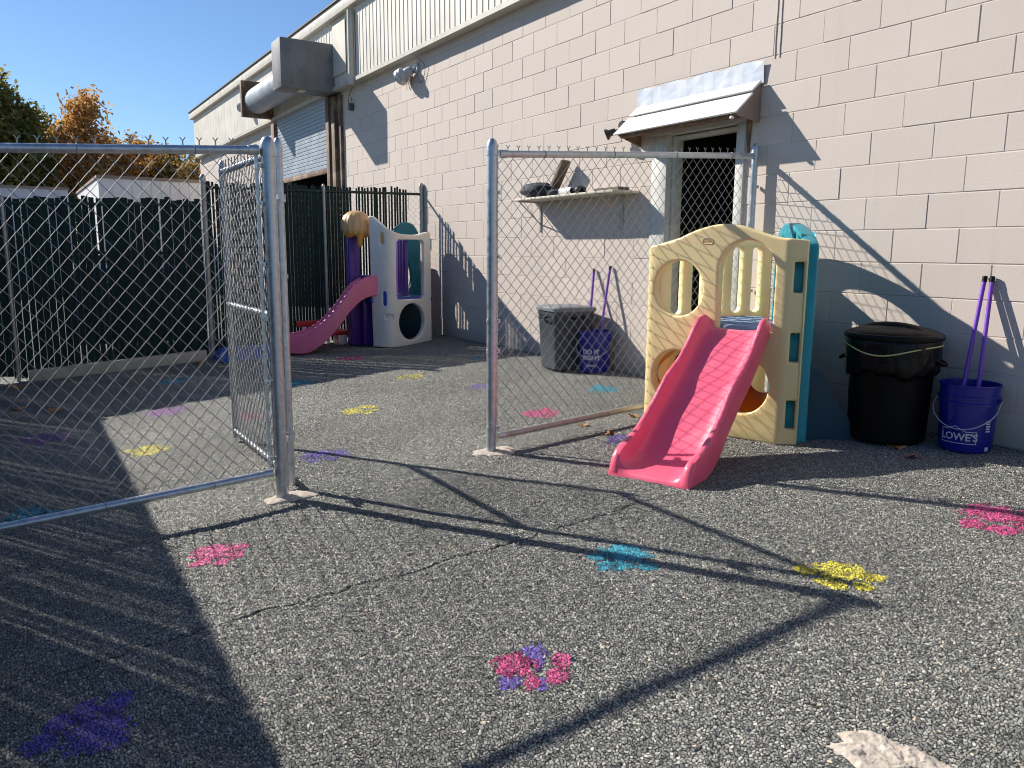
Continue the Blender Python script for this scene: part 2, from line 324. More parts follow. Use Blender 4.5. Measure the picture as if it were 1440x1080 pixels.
def chipnodes(nt, off=(0, 0, 0)):
    """stone chips: cell random 0..1, gap mask 0 in the binder .. 1 on a chip, bump normal"""
    N = nt.nodes; L = nt.links; tc = N.new('ShaderNodeTexCoord'); mp = N.new('ShaderNodeMapping'); mp.inputs['Location'].default_value = off; mp.inputs['Scale'].default_value = (1, 1, .6); L.new(tc.outputs['Object'], mp.inputs[0])
    wn = N.new('ShaderNodeTexNoise'); wn.inputs['Scale'].default_value = 60; L.new(mp.outputs[0], wn.inputs['Vector'])
    ad = N.new('ShaderNodeMix'); ad.data_type = 'RGBA'; ad.blend_type = 'LINEAR_LIGHT'; ad.inputs[0].default_value = .006; L.new(mp.outputs[0], ad.inputs[6]); L.new(wn.outputs['Color'], ad.inputs[7])
    v = N.new('ShaderNodeTexVoronoi'); v.voronoi_dimensions = '2D'; v.inputs['Scale'].default_value = 96; v.inputs['Randomness'].default_value = .95; L.new(ad.outputs[2], v.inputs['Vector'])
    e = N.new('ShaderNodeTexVoronoi'); e.voronoi_dimensions = '2D'; e.feature = 'DISTANCE_TO_EDGE'; e.inputs['Scale'].default_value = 96; e.inputs['Randomness'].default_value = .95; L.new(ad.outputs[2], e.inputs['Vector'])
    sp = N.new('ShaderNodeSeparateColor'); L.new(v.outputs['Color'], sp.inputs[0])
    g = N.new('ShaderNodeMapRange'); g.interpolation_type = 'SMOOTHSTEP'; g.inputs[1].default_value = .02; g.inputs[2].default_value = .17; L.new(e.outputs['Distance'], g.inputs[0])
    # each chip tilts its own way
    vs_ = N.new('ShaderNodeVectorMath'); vs_.operation = 'SUBTRACT'; L.new(v.outputs['Color'], vs_.inputs[0]); vs_.inputs[1].default_value = (.5, .5, .5)
    dp = N.new('ShaderNodeVectorMath'); dp.operation = 'SUBTRACT'; L.new(ad.outputs[2], dp.inputs[0]); L.new(v.outputs['Position'], dp.inputs[1])
    dt = N.new('ShaderNodeVectorMath'); dt.operation = 'DOT_PRODUCT'; L.new(vs_.outputs[0], dt.inputs[0]); L.new(dp.outputs[0], dt.inputs[1])
    h = N.new('ShaderNodeMath'); h.operation = 'MULTIPLY_ADD'; L.new(dt.outputs['Value'], h.inputs[0]); h.inputs[1].default_value = 125.; L.new(g.outputs[0], h.inputs[2])
    bp = N.new('ShaderNodeBump'); bp.inputs['Strength'].default_value = .85; bp.inputs['Distance'].default_value = .0045; L.new(h.outputs[0], bp.inputs['Height'])
    return sp.outputs[0], g.outputs[0], bp.outputs[0], tc
def groundmat():
    m = bpy.data.materials.new('loose_chip_asphalt'); m.use_nodes = True; nt = m.node_tree; N = nt.nodes; L = nt.links; b = N['Principled BSDF']
    rnd, gap, nrm, tc = chipnodes(nt); t = N.new('ShaderNodeAttribute'); t.attribute_name = 'tar'
    cr = N.new('ShaderNodeValToRGB'); e = cr.color_ramp.elements
    e[0].position = 0; e[0].color = (.20, .205, .182, 1); e[1].position = .98; e[1].color = (.52, .505, .45, 1)
    for p, c in ((.30, (.255, .26, .232)), (.65, (.325, .324, .29)), (.88, (.40, .393, .35)), (.995, (.52, .43, .32))): k = e.new(p); k.color = (*c, 1)
    L.new(rnd, cr.inputs[0])
    n = N.new('ShaderNodeTexNoise'); n.inputs['Scale'].default_value = .8; n.inputs['Detail'].default_value = 8; n.inputs['Roughness'].default_value = .6
    L.new(tc.outputs['Object'], n.inputs['Vector'])
    mr = N.new('ShaderNodeMapRange'); mr.inputs[1].default_value = .32; mr.inputs[2].default_value = .68; mr.inputs[3].default_value = .82; mr.inputs[4].default_value = 1.28; L.new(n.outputs['Fac'], mr.inputs[0])
    mx = N.new('ShaderNodeMix'); mx.data_type = 'RGBA'; mx.blend_type = 'MULTIPLY'; mx.inputs[0].default_value = 1; L.new(cr.outputs[0], mx.inputs[6]); L.new(mr.outputs[0], mx.inputs[7])
    m1 = N.new('ShaderNodeMix'); m1.data_type = 'RGBA'; L.new(gap, m1.inputs[0]); m1.inputs[6].default_value = (.03, .03, .030, 1); L.new(mx.outputs[2], m1.inputs[7])
    m2 = N.new('ShaderNodeMix'); m2.data_type = 'RGBA'; L.new(t.outputs['Fac'], m2.inputs[0]); L.new(m1.outputs[2], m2.inputs[6]); m2.inputs[7].default_value = (.016, .016, .017, 1)
    L.new(m2.outputs[2], b.inputs['Base Color']); b.inputs['Roughness'].default_value = .75; b.inputs['Specular IOR Level'].default_value = .3; L.new(nrm, b.inputs['Normal'])
    return m
me = npmesh('ground', V, Q)
vattr(me, 'tar', np.clip(np.maximum(.75 - edge*1.6, seam*1.6), 0, .92))
M['ground'] = groundmat()
g = struct(finish('ground', me, M['ground'], smooth=False, normals=False))
# the land around the yard: one sheet to the horizon, 3 cm lower where the yard covers it
xs = [-400,-120,-60,-30,-15,-7.6,3.2,20,120,400]; ys = [-400,-120,-40,-8,-6.2,-5,0,.05,40,120,400]
o = MB(); o.grid([[(x, y, S*max(min(y,0),-8) - .03) for y in ys] for x in xs]); struct(o.build('surrounding_ground', M['outer'], smooth=False))

# paint on the chips: faces of the same chip surface, lifted 1.5 mm
def paintmat(name, c):
    m = mat(name, c, .6, var=.22, vscale=40); nt = m.node_tree; b = nt.nodes['Principled BSDF']; rnd, gap, nrm, tc = chipnodes(nt, (.37, .21, 0)); l = b.inputs['Base Color'].links[0].from_socket
    mr = nt.nodes.new('ShaderNodeMapRange'); mr.inputs[3].default_value = .85; mr.inputs[4].default_value = 1.35; nt.links.new(rnd, mr.inputs[0]); x = nt.nodes.new('ShaderNodeMix'); x.data_type = 'RGBA'; x.blend_type = 'MULTIPLY'; x.inputs[0].default_value = 1; nt.links.new(l, x.inputs[6]); nt.links.new(mr.outputs[0], x.inputs[7])
    y = nt.nodes.new('ShaderNodeMix'); y.data_type = 'RGBA'; nt.links.new(gap, y.inputs[0]); y.inputs[6].default_value = (.03, .03, .03, 1); nt.links.new(x.outputs[2], y.inputs[7]); nt.links.new(y.outputs[2], b.inputs['Base Color']); nt.links.new(nrm, b.inputs['Normal']); return m
PM = {'pink': paintmat('pink_paint', (.74, .085, .27)), 'purple': paintmat('violet_paint', (.17, .11, .48)), 'cyan': paintmat('turquoise_paint', (.03, .37, .50)),
      'yellow': paintmat('yellow_paint', (.76, .66, .07)), 'lilac': paintmat('lilac_paint', (.36, .12, .46))}
XC = V[:, 0].reshape(NX, NY); YC = V[:, 1].reshape(NX, NY)
def paint(name, parent, c, blobs, thr=.12, fade=1.):
    cx, cy = c; R = .32
    i0, i1 = np.searchsorted(GX, [cx-R, cx+R]); j0, j1 = np.searchsorted(GY, [cy-R, cy+R]); i1 = min(i1, NX-2); j1 = min(j1, NY-2)
    x = X[i0:i1, j0:j1]; y = Y[i0:i1, j0:j1]; f = np.full(x.shape, 9.)
    for bx, by, rx, ry, an in blobs:
        dx = x - cx - bx; dy = y - cy - by; ca, sa = math.cos(an), math.sin(an)
        f = np.minimum(f, np.hypot((dx*ca + dy*sa)/rx, (-dx*sa + dy*ca)/ry))
    f = f + .5*(cid[i0:i1, j0:j1] - .5) + .40*(lownoise(x, y, 38, 21) - .5)
    on = (f < .98) & ((edge[i0:i1, j0:j1] > thr) | (hsh(np.floor(x*300).astype(np.int64), np.floor(y*300).astype(np.int64), 4) > .5)) & (hsh(np.floor(x/.011).astype(np.int64), np.floor(y/.011).astype(np.int64), 7) < fade)
    I, J = np.nonzero(on); I = I + i0; J = J + j0
    if not len(I): return None
    q = np.stack([ii[I, J], ii[I+1, J], ii[I+1, J+1], ii[I, J+1]], -1); u, inv = np.unique(q, return_inverse=True)
    P = V[u] + np.array([0, 0, .0016]); return P, inv.reshape(-1, 4), name
def paw(label, c, col, sz=.14, an=0., fade=1., toes=4, cols=None, blobs=None):
    """pad and toes; an = direction of the toes"""
    def rot(a, b): return (a*math.cos(an) - b*math.sin(an), a*math.sin(an) + b*math.cos(an))
    sz *= .9; rp = random.Random(int(1000*(c[0] + 9)))
    bl = [(*rot(-.16*sz, rp.uniform(-.08,.08)*sz), rp.uniform(.56,.68)*sz, rp.uniform(.62,.78)*sz, an)]
    for k in range(toes):
        q = (k - (toes-1)/2)*rad(42) + rp.uniform(-.15,.15); d_ = sz*rp.uniform(.66,.86); a, b = rot(d_*math.cos(q) + .02*sz, d_*1.05*math.sin(q)); bl.append((a, b, rp.uniform(.30,.40)*sz, rp.uniform(.26,.32)*sz, an + q))
    if blobs: bl = blobs
    root = thing('painted_paw_print', label, 'paw print', (c[0], c[1], zg(*c)), group='paw prints painted on the ground')
    for k, b in enumerate(bl):
        r = paint('pad' if k == 0 else 'toe', root, c, [b], fade=fade)
        if r is None: continue
        P, F, nm = r; P = P - np.array([c[0], c[1], zg(*c)])
        cc = col if cols is None else cols[k % len(cols)]
        finish(nm, npmesh(nm, P, F), PM[cc], root, smooth=False, normals=False)
    return root
M3 = [(0.813, -3.424, 0.071, 0.062), (0.81, -3.352, 0.044, 0.075), (0.88, -3.488, 0.032, 0.041), (0.93, -3.435, 0.026, 0.043), (0.883, -3.291, 0.037, 0.039), (0.951, -3.419, 0.02, 0.038), (0.947, -3.355, 0.036, 0.045)]
MIXED = [(a - .864, b + 3.39, u, v, rad(58)) for a, b, u, v in M3]
paw('bright pink paw print on the sunlit ground in front of the near left fence panel', (-.746,-4.0), 'pink', .15, rad(20))
paw('dark violet paw print in the fence shadow at the lower left corner', (.374,-4.571), 'purple', .17, rad(200))
paw('paw print in mixed pink and violet paint on the open ground nearest the camera', (.864,-3.39), 'pink', .145, 0, cols=['pink','purple','purple','pink','pink','purple','pink'], blobs=MIXED)
paw('turquoise paw print crossed by the long shadow of the fence post', (.40,-2.63), 'cyan', .155, rad(-60))
paw('large bright yellow paw print at the tip of the long post shadow', (1.02,-2.09), 'yellow', .15, rad(-50), toes=5)
paw('large pink paw print cut by the right edge of the picture', (1.075,-1.09), 'pink', .20, rad(-40))
paw('violet paw print beside the foot of the open gate post', (-1.94,-3.12), 'purple', .17, rad(30), fade=.8)
paw('yellow paw print seen through the near left fence panel, by the shadow edge', (-2.84,-4.0), 'yellow', .16, rad(160), fade=.85)
paw('yellow paw print in the middle of the opening between the two fence panels', (-2.976,-2.484), 'yellow', .17, rad(70), fade=.8)
paw('pink paw print seen through the right fence panel, nearest its bottom rail', (-1.921,-1.495), 'pink', .16, rad(60), fade=.85)
paw('turquoise paw print behind the right fence panel near the grey trash can', (-2.243,-.66), 'cyan', .17, rad(80), fade=.85)
paw('faint yellow paw print far back, just outside the shadow of the green fence', (-3.896,-1.568), 'yellow', .17, rad(200), fade=.45)
paw('faded violet paw print far back, left of the right fence post', (-3.086,-1.305), 'purple', .14, rad(20), fade=.5)
paw('faded violet paw print between the right fence bottom rail and the pink slide', (-.98,-1.50), 'purple', .14, rad(-10), fade=.6)
paw('dull pink paw print in the shade in front of the far pink slide', (-5.476,-1.601), 'pink', .17, rad(40), fade=.6)
paw('turquoise paw print at the shadow edge just right of the gate post', (-4.477,-2.466), 'cyan', .16, rad(0), fade=.75)
paw('turquoise paw print in the shade near the timber edging', (-5.566,-3.395), 'cyan', .2, rad(90), fade=.7)
paw('lilac paw print on sunlit ground behind the near left fence panel', (-4.094,-3.704), 'lilac', .2, rad(45), fade=.8)
paw('small pale pink paw print seen through the open gate mesh', (-3.39,-3.195), 'pink', .13, rad(0), fade=.5)
paw('turquoise paw print above the bottom rail at the left edge of the picture', (-1.9,-4.70), 'cyan', .16, rad(10), fade=.8)
paw('dark lilac paw print in deep shade behind the left end of the near fence', (-3.759,-4.58), 'lilac', .18, rad(60), fade=.6)
paw('grey blue faded paw print in the shade by the wall, behind the right post', (-4.433,-.592), 'cyan', .15, rad(0), fade=.35)

# ------------------------------------------------------------------ the warehouse
B = thing('warehouse', 'long beige painted block warehouse with cream metal siding along its top', 'building')
BL, CH = .4064, .2032
holes = [(-2.28, -1.46, -.5, 10*CH), (-13.2, -10.25, -.5, 16*CH)]
ntone = 0; bw = MB(); X0, X1 = -20.9, 7.0; rb = random.Random(3)
def sub(x0, x1, z0, z1):
    segs = [(x0, x1)]
    for a, b, c, d in holes:
        if z0 < d - .01 and z1 > c + .01:
            n = []
            for p, q in segs:
                if q <= a or p >= b: n.append((p, q)); continue
                if p < a: n.append((p, a))
                if q > b: n.append((b, q))
            segs = n
    return segs
for v in range(-2, 18):
    off = 0 if (v + 1) % 2 == 1 else .5       # joints of course v stand on its lower bed line
    off = .5 if (v % 2 == 1) else 0.
    k0 = math.floor(X0/BL) - 1
    for k in range(k0, int(X1/BL) + 2):
        x0, x1 = (k + off)*BL, (k + 1 + off)*BL
        if x1 < X0 or x0 > X1: continue
        z0, z1 = v*CH, (v+1)*CH; fill = rb.random() < .16            # some head joints are nearly painted shut
        for p, q in sub(max(x0, X0), min(x1, X1), z0, z1):
            if q - p < .03: continue
            g = .0020 + .0008*rb.random(); e = .0032; yj = rb.uniform(-.0016, .0012); gl = g*(.5 + rb.random()*.7) if not fill else .0002
            ty = rb.uniform(-.001, .001)
            a = [(p, .0032, z0), (q, .0032, z0), (q, .0032, z1), (p, .0032, z1)]
            b = [(p+gl, .0032, z0+g), (q-gl, .0032, z0+g), (q-gl, .0032, z1-g), (p+gl, .0032, z1-g)]
            c = [(p+gl+e*.6, yj-ty, z0+g+e), (q-gl-e*.6, yj+ty, z0+g+e), (q-gl-e*.6, yj+ty, z1-g-e*.8), (p+gl+e*.6, yj-ty, z1-g-e*.8)]
            ntone += 1; bw.add(a + b + c, [(0,1,5,4),(1,2,6,5),(2,3,7,6),(3,0,4,7),(4,5,9,8),(5,6,10,9),(6,7,11,10),(7,4,8,11),(8,9,10,11)])
# reveals of the openings, wall ends, back
for a, b, c, d in holes:
    D = .2
    bw.add([(a,.0032,c),(a,D,c),(a,D,d),(a,.0032,d)], [(0,1,2,3)]); bw.add([(b,.0032,c),(b,D,c),(b,D,d),(b,.0032,d)], [(0,1,2,3)]); bw.add([(a,.0032,d),(b,.0032,d),(b,D,d),(a,D,d)], [(0,1,2,3)])
bw.add([(X0,.0032,-.4),(X0,14,-.4),(X0,14,4.7),(X0,.0032,4.7)], [(0,1,2,3)]); bw.add([(X1,.0032,-.4),(X1,14,-.4),(X1,14,4.7),(X1,.0032,4.7)], [(0,1,2,3)]); bw.add([(X0,14,-.4),(X1,14,-.4),(X1,14,4.7),(X0,14,4.7)], [(0,1,2,3)])
bwo = bw.build('block_wall', M['block'], B, smooth=False); tones = np.full(len(bwo.data.vertices), .5); nb = ntone*12; tones[:nb] = np.repeat(np.random.default_rng(5).uniform(0, 1, ntone), 12); vattr(bwo.data, 'tone', tones)
# caulked control joint above the awning
cj = MB()
for dx in (-1.205, -1.165):
    P = [(dx + rb.uniform(-.002,.002), -.002, 2.42 + i*.06) for i in range(20)]; cj.tube(P, .0045, 5)
cj.build('caulk_joint', M['block'], B)
# siding
sd = MB(); prof = []; x = X0
while x < X1:
    k_ = 2.4 if x < -13.2 else 1; prof += [(x, -.110), (x + .098*k_, -.110), (x + .104*k_, -.110 - .007/k_), (x + .121*k_, -.110 - .007/k_)]; x += .127*k_
sd.grid([[(px, py, z) for z in (3.575, 4.62)] for px, py in prof]); sd.build('metal_siding', M['siding'], B, smooth=False)
fl = MB(); fl.box((X0, -.145, 3.545), (X1, -.0, 3.572)); fl.box((X0, -.145, 3.572), (X1, -.139, 3.60)); fl.build('flashing_strip', M['trimw'], B, smooth=False)
ev = MB(); ev.box((X0-.1, -.20, 4.58), (X1, .0, 4.75)); ev.build('fascia', M['trimw'], B, bevel=.006)
rf = MB(); rf.box((X0-.14, -.225, 4.752), (X1, 14.2, 4.775)); rf.build('roof', M['roofd'], B)
tr = MB(); tr.tube([(-8.9, -.15, 3.50), (-8.9, -.15, 4.54)], .055, 12); tr.box((-8.98, -.135, 3.606), (-8.82, -.124, 4.53)); tr.build('corner_trim', M['trimw'], B)
pl = MB(); pl.box((-9.75, -.132, 3.75), (-9.2, -.124, 4.50)); pl.build('patch_plate', M['siding'], B)
# pedestrian doorway
fr = MB(); fr.box((-2.42, -.022, -.05), (-2.24, .12, 2.016)); fr.box((-1.50, -.022, -.05), (-1.42, .12, 2.016)); fr.box((-2.42, -.022, 2.018), (-1.42, .12, 2.10))
fr.box((-2.237, .035, -.05), (-2.205, .13, 2.012)); fr.box((-1.535, .035, -.05), (-1.503, .13, 2.012)); fr.box((-2.203, .037, 1.98), (-1.537, .13, 2.010))
fr.build('door_frame', M['frame'], B, bevel=.004)
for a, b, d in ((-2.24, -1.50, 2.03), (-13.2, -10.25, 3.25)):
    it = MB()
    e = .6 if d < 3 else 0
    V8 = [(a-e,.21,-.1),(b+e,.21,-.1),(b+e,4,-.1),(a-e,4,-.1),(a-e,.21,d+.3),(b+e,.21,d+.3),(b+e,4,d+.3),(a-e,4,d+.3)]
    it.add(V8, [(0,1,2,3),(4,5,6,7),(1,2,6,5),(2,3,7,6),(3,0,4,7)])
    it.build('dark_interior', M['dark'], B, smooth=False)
# roll-up door
cu = MB(); z = 2.42
prof = []
while z < 3.52: prof += [(-.060, z), (-.068, z+.010), (-.068, z+.056), (-.060, z+.062)]; z += .064
cu.grid([[(x, y, zz) for x in (-13.18, -10.2)] for y, zz in prof]); cur = cu.build('roll_up_curtain', M['curtain'], B, smooth=False)
bb = MB(); bb.box((-13.18, -.085, 2.34), (-10.2, -.04, 2.42)); bb.build('bottom_bar', M['rust'], cur, bevel=.005)
gd = MB(); gd.box((-10.19, -.13, -.05), (-10.05, -.0, 3.5)); gd.box((-10.04, -.10, -.05), (-9.86, -.0, 3.5)); gd.box((-9.85, -.05, -.05), (-9.72, -.0, 3.5)); gd.build('door_guide', M['rust'], B, bevel=.004)
gd = MB(); gd.box((-13.4, -.12, -.05), (-13.2, -.0, 3.5)); gd.build('door_guide', M['rust'], B, bevel=.004)
it = MB(); it.box((-13.1, .9, 1.9), (-10.3, .98, 2.3)); it.box((-12.6, 1.1, 0), (-11.0, 1.15, 1.85)); it.build('inner_panel', M['curtain'], B)
hd = MB()
bx = [(-9.76,-.0,3.53),(-9.76,-.955,3.53),(-9.76,-.955,4.25),(-9.76,-.0,4.25)]
hd.prism(bx, (0,0,0), (-.46,0,0)); hd.build('hood_box', M['hood'], B, bevel=.012)
br = MB(); br.tube([(-10.23, -.42, 3.88), (-13.2, -.42, 3.88)], .235, 28); br.build('hood_barrel', mat('pale_sheet_steel', (.34,.37,.41), .5, metal=.1, var=.12, vscale=4), B)
bp = MB(); bp.box((-13.32, -.70, 3.58), (-13.21, -.0, 4.24)); bp.build('end_plate', M['rust'], B, bevel=.01)
lt = MB(); lt.box((-10.0, -.65, 3.515), (-9.82, -.55, 3.529)); lt.build('hood_vent', M['trimw'], B)
wr = MB(); wr.tube(spl([(-9.2,-.03,3.53),(-9.3,-.05,3.42),(-9.33,-.05,3.30),(-9.25,-.05,3.22),(-9.27,-.04,3.3),(-9.22,-.04,3.38)], 6), .006, 5); wr.box((-9.31,-.07,3.2),(-9.24,-.0,3.3)); wr.build('loose_cable', M['cable'], B)

# awning over the doorway
A = thing('door_awning', 'small white sloping awning above the dark doorway', 'awning', (-1.95, 0, 2.02))
def wv(p): return (p[0]+1.95, p[1], p[2]-2.02)
nn = 14; f_ = MB()
f_.grid([[wv((-2.63 + 1.35*i/nn, -.012 - .0022*math.sin(i*2.1 + j) - .006*j, [2.27, 2.35, 2.425 + .008*math.sin(i*1.7)][j])) for j in range(3)] for i in range(nn+1)])
fo = f_.build('flashing', M['flash'], A, smooth=False)
sm = fo.modifiers.new('s', 'SOLIDIFY'); sm.thickness = .002
def slope(y0, z0, y1, z1, x0, x1, t, nm, m):
    d = Vector((0, y1-y0, z1-z0)).normalized(); nrm = Vector((0, d.z, -d.y)) ; nrm = nrm if nrm.z > 0 else -nrm
    p = MB(); P = [Vector((x0,y0,z0)), Vector((x1,y0,z0)), Vector((x1,y1,z1)), Vector((x0,y1,z1))]
    p.prism([wv(q) for q in P], (0,0,0), tuple(nrm*t)); return p.build(nm, m, A, bevel=.003)
slope(-.02, 2.275, -.105, 2.20, -2.62, -1.29, .016, 'upper_board', M['white']); slope(-.104, 2.183, -.268, 2.038, -2.63, -1.285, .014, 'lower_board', M['white'])
ck = MB(); ck.prism([wv(q) for q in ((-1.305,-.006,2.27),(-1.305,-.245,2.055),(-1.305,-.245,2.035),(-1.305,-.15,2.02),(-1.305,-.006,2.005))], (0,0,0), (-.022,0,0)); ck.build('cheek', M['cheek'], A)
ck = MB(); ck.prism([wv(q) for q in ((-2.60,-.006,2.27),(-2.60,-.245,2.055),(-2.60,-.245,2.035),(-2.60,-.006,1.96))], (0,0,0), (.02,0,0)); ck.build('cheek', M['brown'], A)
tb = MB(); tb.box(wv((-2.579,-.24,2.012)), wv((-1.33,-.215,2.040))); tb.build('edge_batten', M['brown'], A, bevel=.004)
uu = MB(); uu.box(wv((-2.579,-.20,2.052)), wv((-1.33,-.03,2.064))); uu.box(wv((-2.40,-.028,2.105)), wv((-1.44,-.006,2.18))); uu.build('soffit', M['brown'], A)
rs = MB(); rs.prism([wv(q) for q in ((-1.415,-.012,2.03),(-1.37,-.012,2.03),(-1.375,-.012,1.96),(-1.388,-.012,1.78),(-1.40,-.012,1.80),(-1.41,-.012,1.97))], (0,0,0), (0,.01,0)); rs.build('rusty_bracket', M['rust'], A)
kn = MB(); kn.box(wv((-1.35,-.272,2.004)), wv((-1.322,-.245,2.026))); kn.build('corner_block', M['white'], A, bevel=.01)

# flood lights
def flood(name, label, loc, heads, m, glass, wires, base):
    F = thing(name, label, 'flood light', loc)
    b = MB(); b.lathe([(base, 0), (base, .02), (base*.8, .035), (0, .035)], n=20, T=Matrix.Rotation(PI/2, 4, 'X')); b.build('wall_plate', m, F)
    for (d, ln, sz) in heads:
        d = Vector(d).normalized(); h = bpy.data.objects.new('x', None); T = Matrix.Translation(Vector((0,-.05,0)) + d*ln) @ d.to_track_quat('Z','Y').to_matrix().to_4x4()
        a = MB(); a.tube([(0,-.03,0), tuple(Vector((0,-.05,0)) + d*ln)], sz*.22, 8); a.build('swivel_arm', m, F)
        bpy.data.objects.remove(h)
        l = MB(); l.lathe([(0,-.02),(sz*.45,-.02),(sz*.6,sz*.25),(sz*.62,sz*.7),(sz,sz*1.15),(sz*1.02,sz*1.5),(sz*.92,sz*1.5),(sz*.9,sz*1.42),(0,sz*1.42)], n=22, T=T); hd_ = l.build('lamp_head', m, F)
        g_ = MB(); g_.lathe([(0,sz*1.43),(sz*.88,sz*1.43),(sz*.7,sz*1.5),(0,sz*1.55)], n=20, T=T); g_.build('lens', glass, hd_)
    if wires:
        ww = MB()
        for wpts in wires: ww.tube(spl(wpts, 6), .004, 5)
        ww.build('loose_wire', M['cable'], F)
    return F
flood('flood_light', 'dark bronze twin flood light on the wall beside the white awning', (-2.80, 0, 2.14), [((-.75,-.75,-.45), .07, .048), ((.7,-.35,.1), .02, .04)], M['lamp'], M['glass'], [], .055)
flood('flood_light', 'pale twin flood light with dangling wires just under the cream siding', (-6.98, 0, 3.40), [((-.92,-.25,-.28), .13, .105), ((-.55,-.35,-.30), .06, .10)], M['lampw'], M['lampw'],
      [[(-.1,-.1,.0),(-.13,-.07,-.16),(-.09,-.06,-.26),(-.05,-.06,-.15),(-.02,-.05,-.05)], [(.12,-.06,.1),(.26,-.03,.0),(.24,-.02,-.12),(.12,-.03,-.2),(.08,-.04,-.1)], [(-.2,-.12,-.02),(-.17,-.08,-.14),(-.2,-.06,-.24)]], .07)
flood('flood_light', 'small grey flood light beside the far end of the rolling door hood', (-14.7, -.11, 4.02), [((-.8,-.6,.0), .14, .09), ((.2,-.6,.5), .05, .07)], M['lampw'], M['lamp'], [], .08)

# ------------------------------------------------------------------ chain link
def linkmesh(name, P0, P1, top0, top1, bot0, bot1, parent, D=.0725, Hh=.083, r=.0024, barbs=True, m=None, off=(0,0,0), base=(0,0,0), sag=.003, n=4):
    """woven wire between plan points P0,P1; bottom/top heights interpolate"""
    a = Vector((*P0, 0)); b = Vector((*P1, 0)); Lh = (b-a).length; d = (b-a)/Lh; nr = Vector((-d.y, d.x, 0)); nw = int(Lh/(D/2)); mb = MB(); o = Vector(off) - Vector(base)
    rows = int(round((top0-bot0)/(Hh/2))); rw = random.Random(int(abs(P0[0]*100)+abs(P1[1]*77)))
    for i in range(nw):
        pts = []
        for j in range(rows + 1):
            k = (i + j) % 2; u = (i + (0 if k == 0 else 1))*Lh/nw; f = u/Lh; q = j/rows
            bt = bot0 + (bot1-bot0)*f; tp = top0 + (top1-top0)*f; zz = bt + (tp-bt)*q
            p = a + d*(u + (.0012 if k == 0 else -.0012)) + nr*((.0022 if k == 0 else -.0022) + sag*math.sin(u*3.1 + zz*2.2)) + Vector((0,0,zz)) + d*(sag*.8*math.sin(zz*4 + 1)) 
            pts.append(p + o)
        mb.tube(pts, r, n, caps=False)
        if barbs and (i + rows) % 2 == 0:
            p = pts[-1]; t = p + Vector((0,0,.018)); mb.tube([p, t], r*1.3, 4); mb.tube([t, t + d*.012 + Vector((0,0,.016))], r, 4); mb.tube([t, t - d*.012 + Vector((0,0,.016))], r, 4)
    return mb.build(name, m or M['wire'], parent, ang=60)
def post(mb, x, y, z0, z1, r=.03, n=20):
    mb.lathe([(r, 0), (r, z1-z0)], (x, y, z0), n)
def capm(x, y, z, r):
    c = MB(); c.lathe([(r*1.12, -.045), (r*1.14, .0), (r*1.1, .012), (r*.95, .03), (r*.6, .046), (0, .054)], (x, y, z), 20); return c
def band(x, y, z, r, ang=0, m_=None):
    c = MB(); c.lathe([(r*1.02, -.011), (r*1.08, -.011), (r*1.08, .011), (r*1.02, .011)], (x, y, z), 20)
    d = Vector((math.cos(ang), math.sin(ang), 0)); q = Vector((-d.y, d.x, 0)); p = Vector((x, y, z)) + d*(r + .012)
    c.box((-.014,-.006,-.011), (.014,.006,.011), Matrix.Translation(p) @ Matrix.Rotation(ang, 4, 'Z')); c.tube([p - q*.016, p + q*.016], .006, 6); return c
def ties(pts, r, d):
    c = MB()
    for p in pts:
        p = Vector(p); n = d.cross(Vector((0,0,1))).normalized()
        c.tube([p + (n*math.cos(k*PI/5) + Vector((0,0,1))*math.sin(k*PI/5))*(r + .002) for k in range(10)], .0024, 5, closed=True)
    return c
XF = -1.28
def fence_panel(label, ya, yb, posts, z_top, cap, rails, bands, tbar, mirror):
    """panel along the fence line between ya and yb (ya nearest its main post)"""
    F = thing('chain_link_fence', label, 'chain link fence', (XF, ya, zg(XF, ya)), group='chain link panels across the yard'); bs = Vector((XF, ya, zg(XF, ya)))
    def L_(x, y, z): return (x - bs.x, y - bs.y, z - bs.z)
    for (y, r, h, c) in posts:
        p = MB(); x_, y_, z_ = L_(XF, y, zg(XF, y)); post(p, x_, y_, z_ - .1, z_ + h, r); po = p.build('post', M['galv'], F)
        if c: capm(x_, y_, z_ + h, r).build('post_cap', M['galv'], po)
        if c and bands:
            for hb in bands: band(x_, y_, z_ + hb, r, PI/2*mirror).build('tension_band', M['galv'], po)
    d = Vector((0, yb-ya, 0)).normalized()
    for (h, nm, m) in rails:
        A_ = L_(XF, ya + d.y*.045, S*(ya + d.y*.045) + h); B_ = L_(XF, yb, S*yb + h)
        r = MB(); r.tube([A_, B_], .0205, 16); ro = r.build(nm, m, F)
        e = MB(); e.tube([A_, tuple(Vector(A_) + (Vector(B_)-Vector(A_)).normalized()*.05)], .0245, 16); e.build('rail_end_cup', M['galv'], ro)
        n = max(2, int(abs(yb-ya)/.5)); ties([Vector(A_) + (Vector(B_)-Vector(A_))*((k+.6)/n) for k in range(n)], .0205, d).build('wire_tie', M['wire'], ro)
    off = Vector((-.032, 0, 0))
    t0, b0 = rails[0][0] + .022, rails[-1][0] - .03
    linkmesh('wire_mesh', (XF, ya + d.y*.05), (XF, yb), S*ya + t0, S*yb + t0, S*ya + b0, S*yb + b0, F, off=off, base=bs)
    tb = MB(); yt = ya + d.y*.052; tb.box(L_(XF-.040, yt-.004, S*yt + b0 - .0), L_(XF-.036, yt+.012, S*yt + t0 + .01)); tb.build('tension_bar', M['galv'], F)
    return F
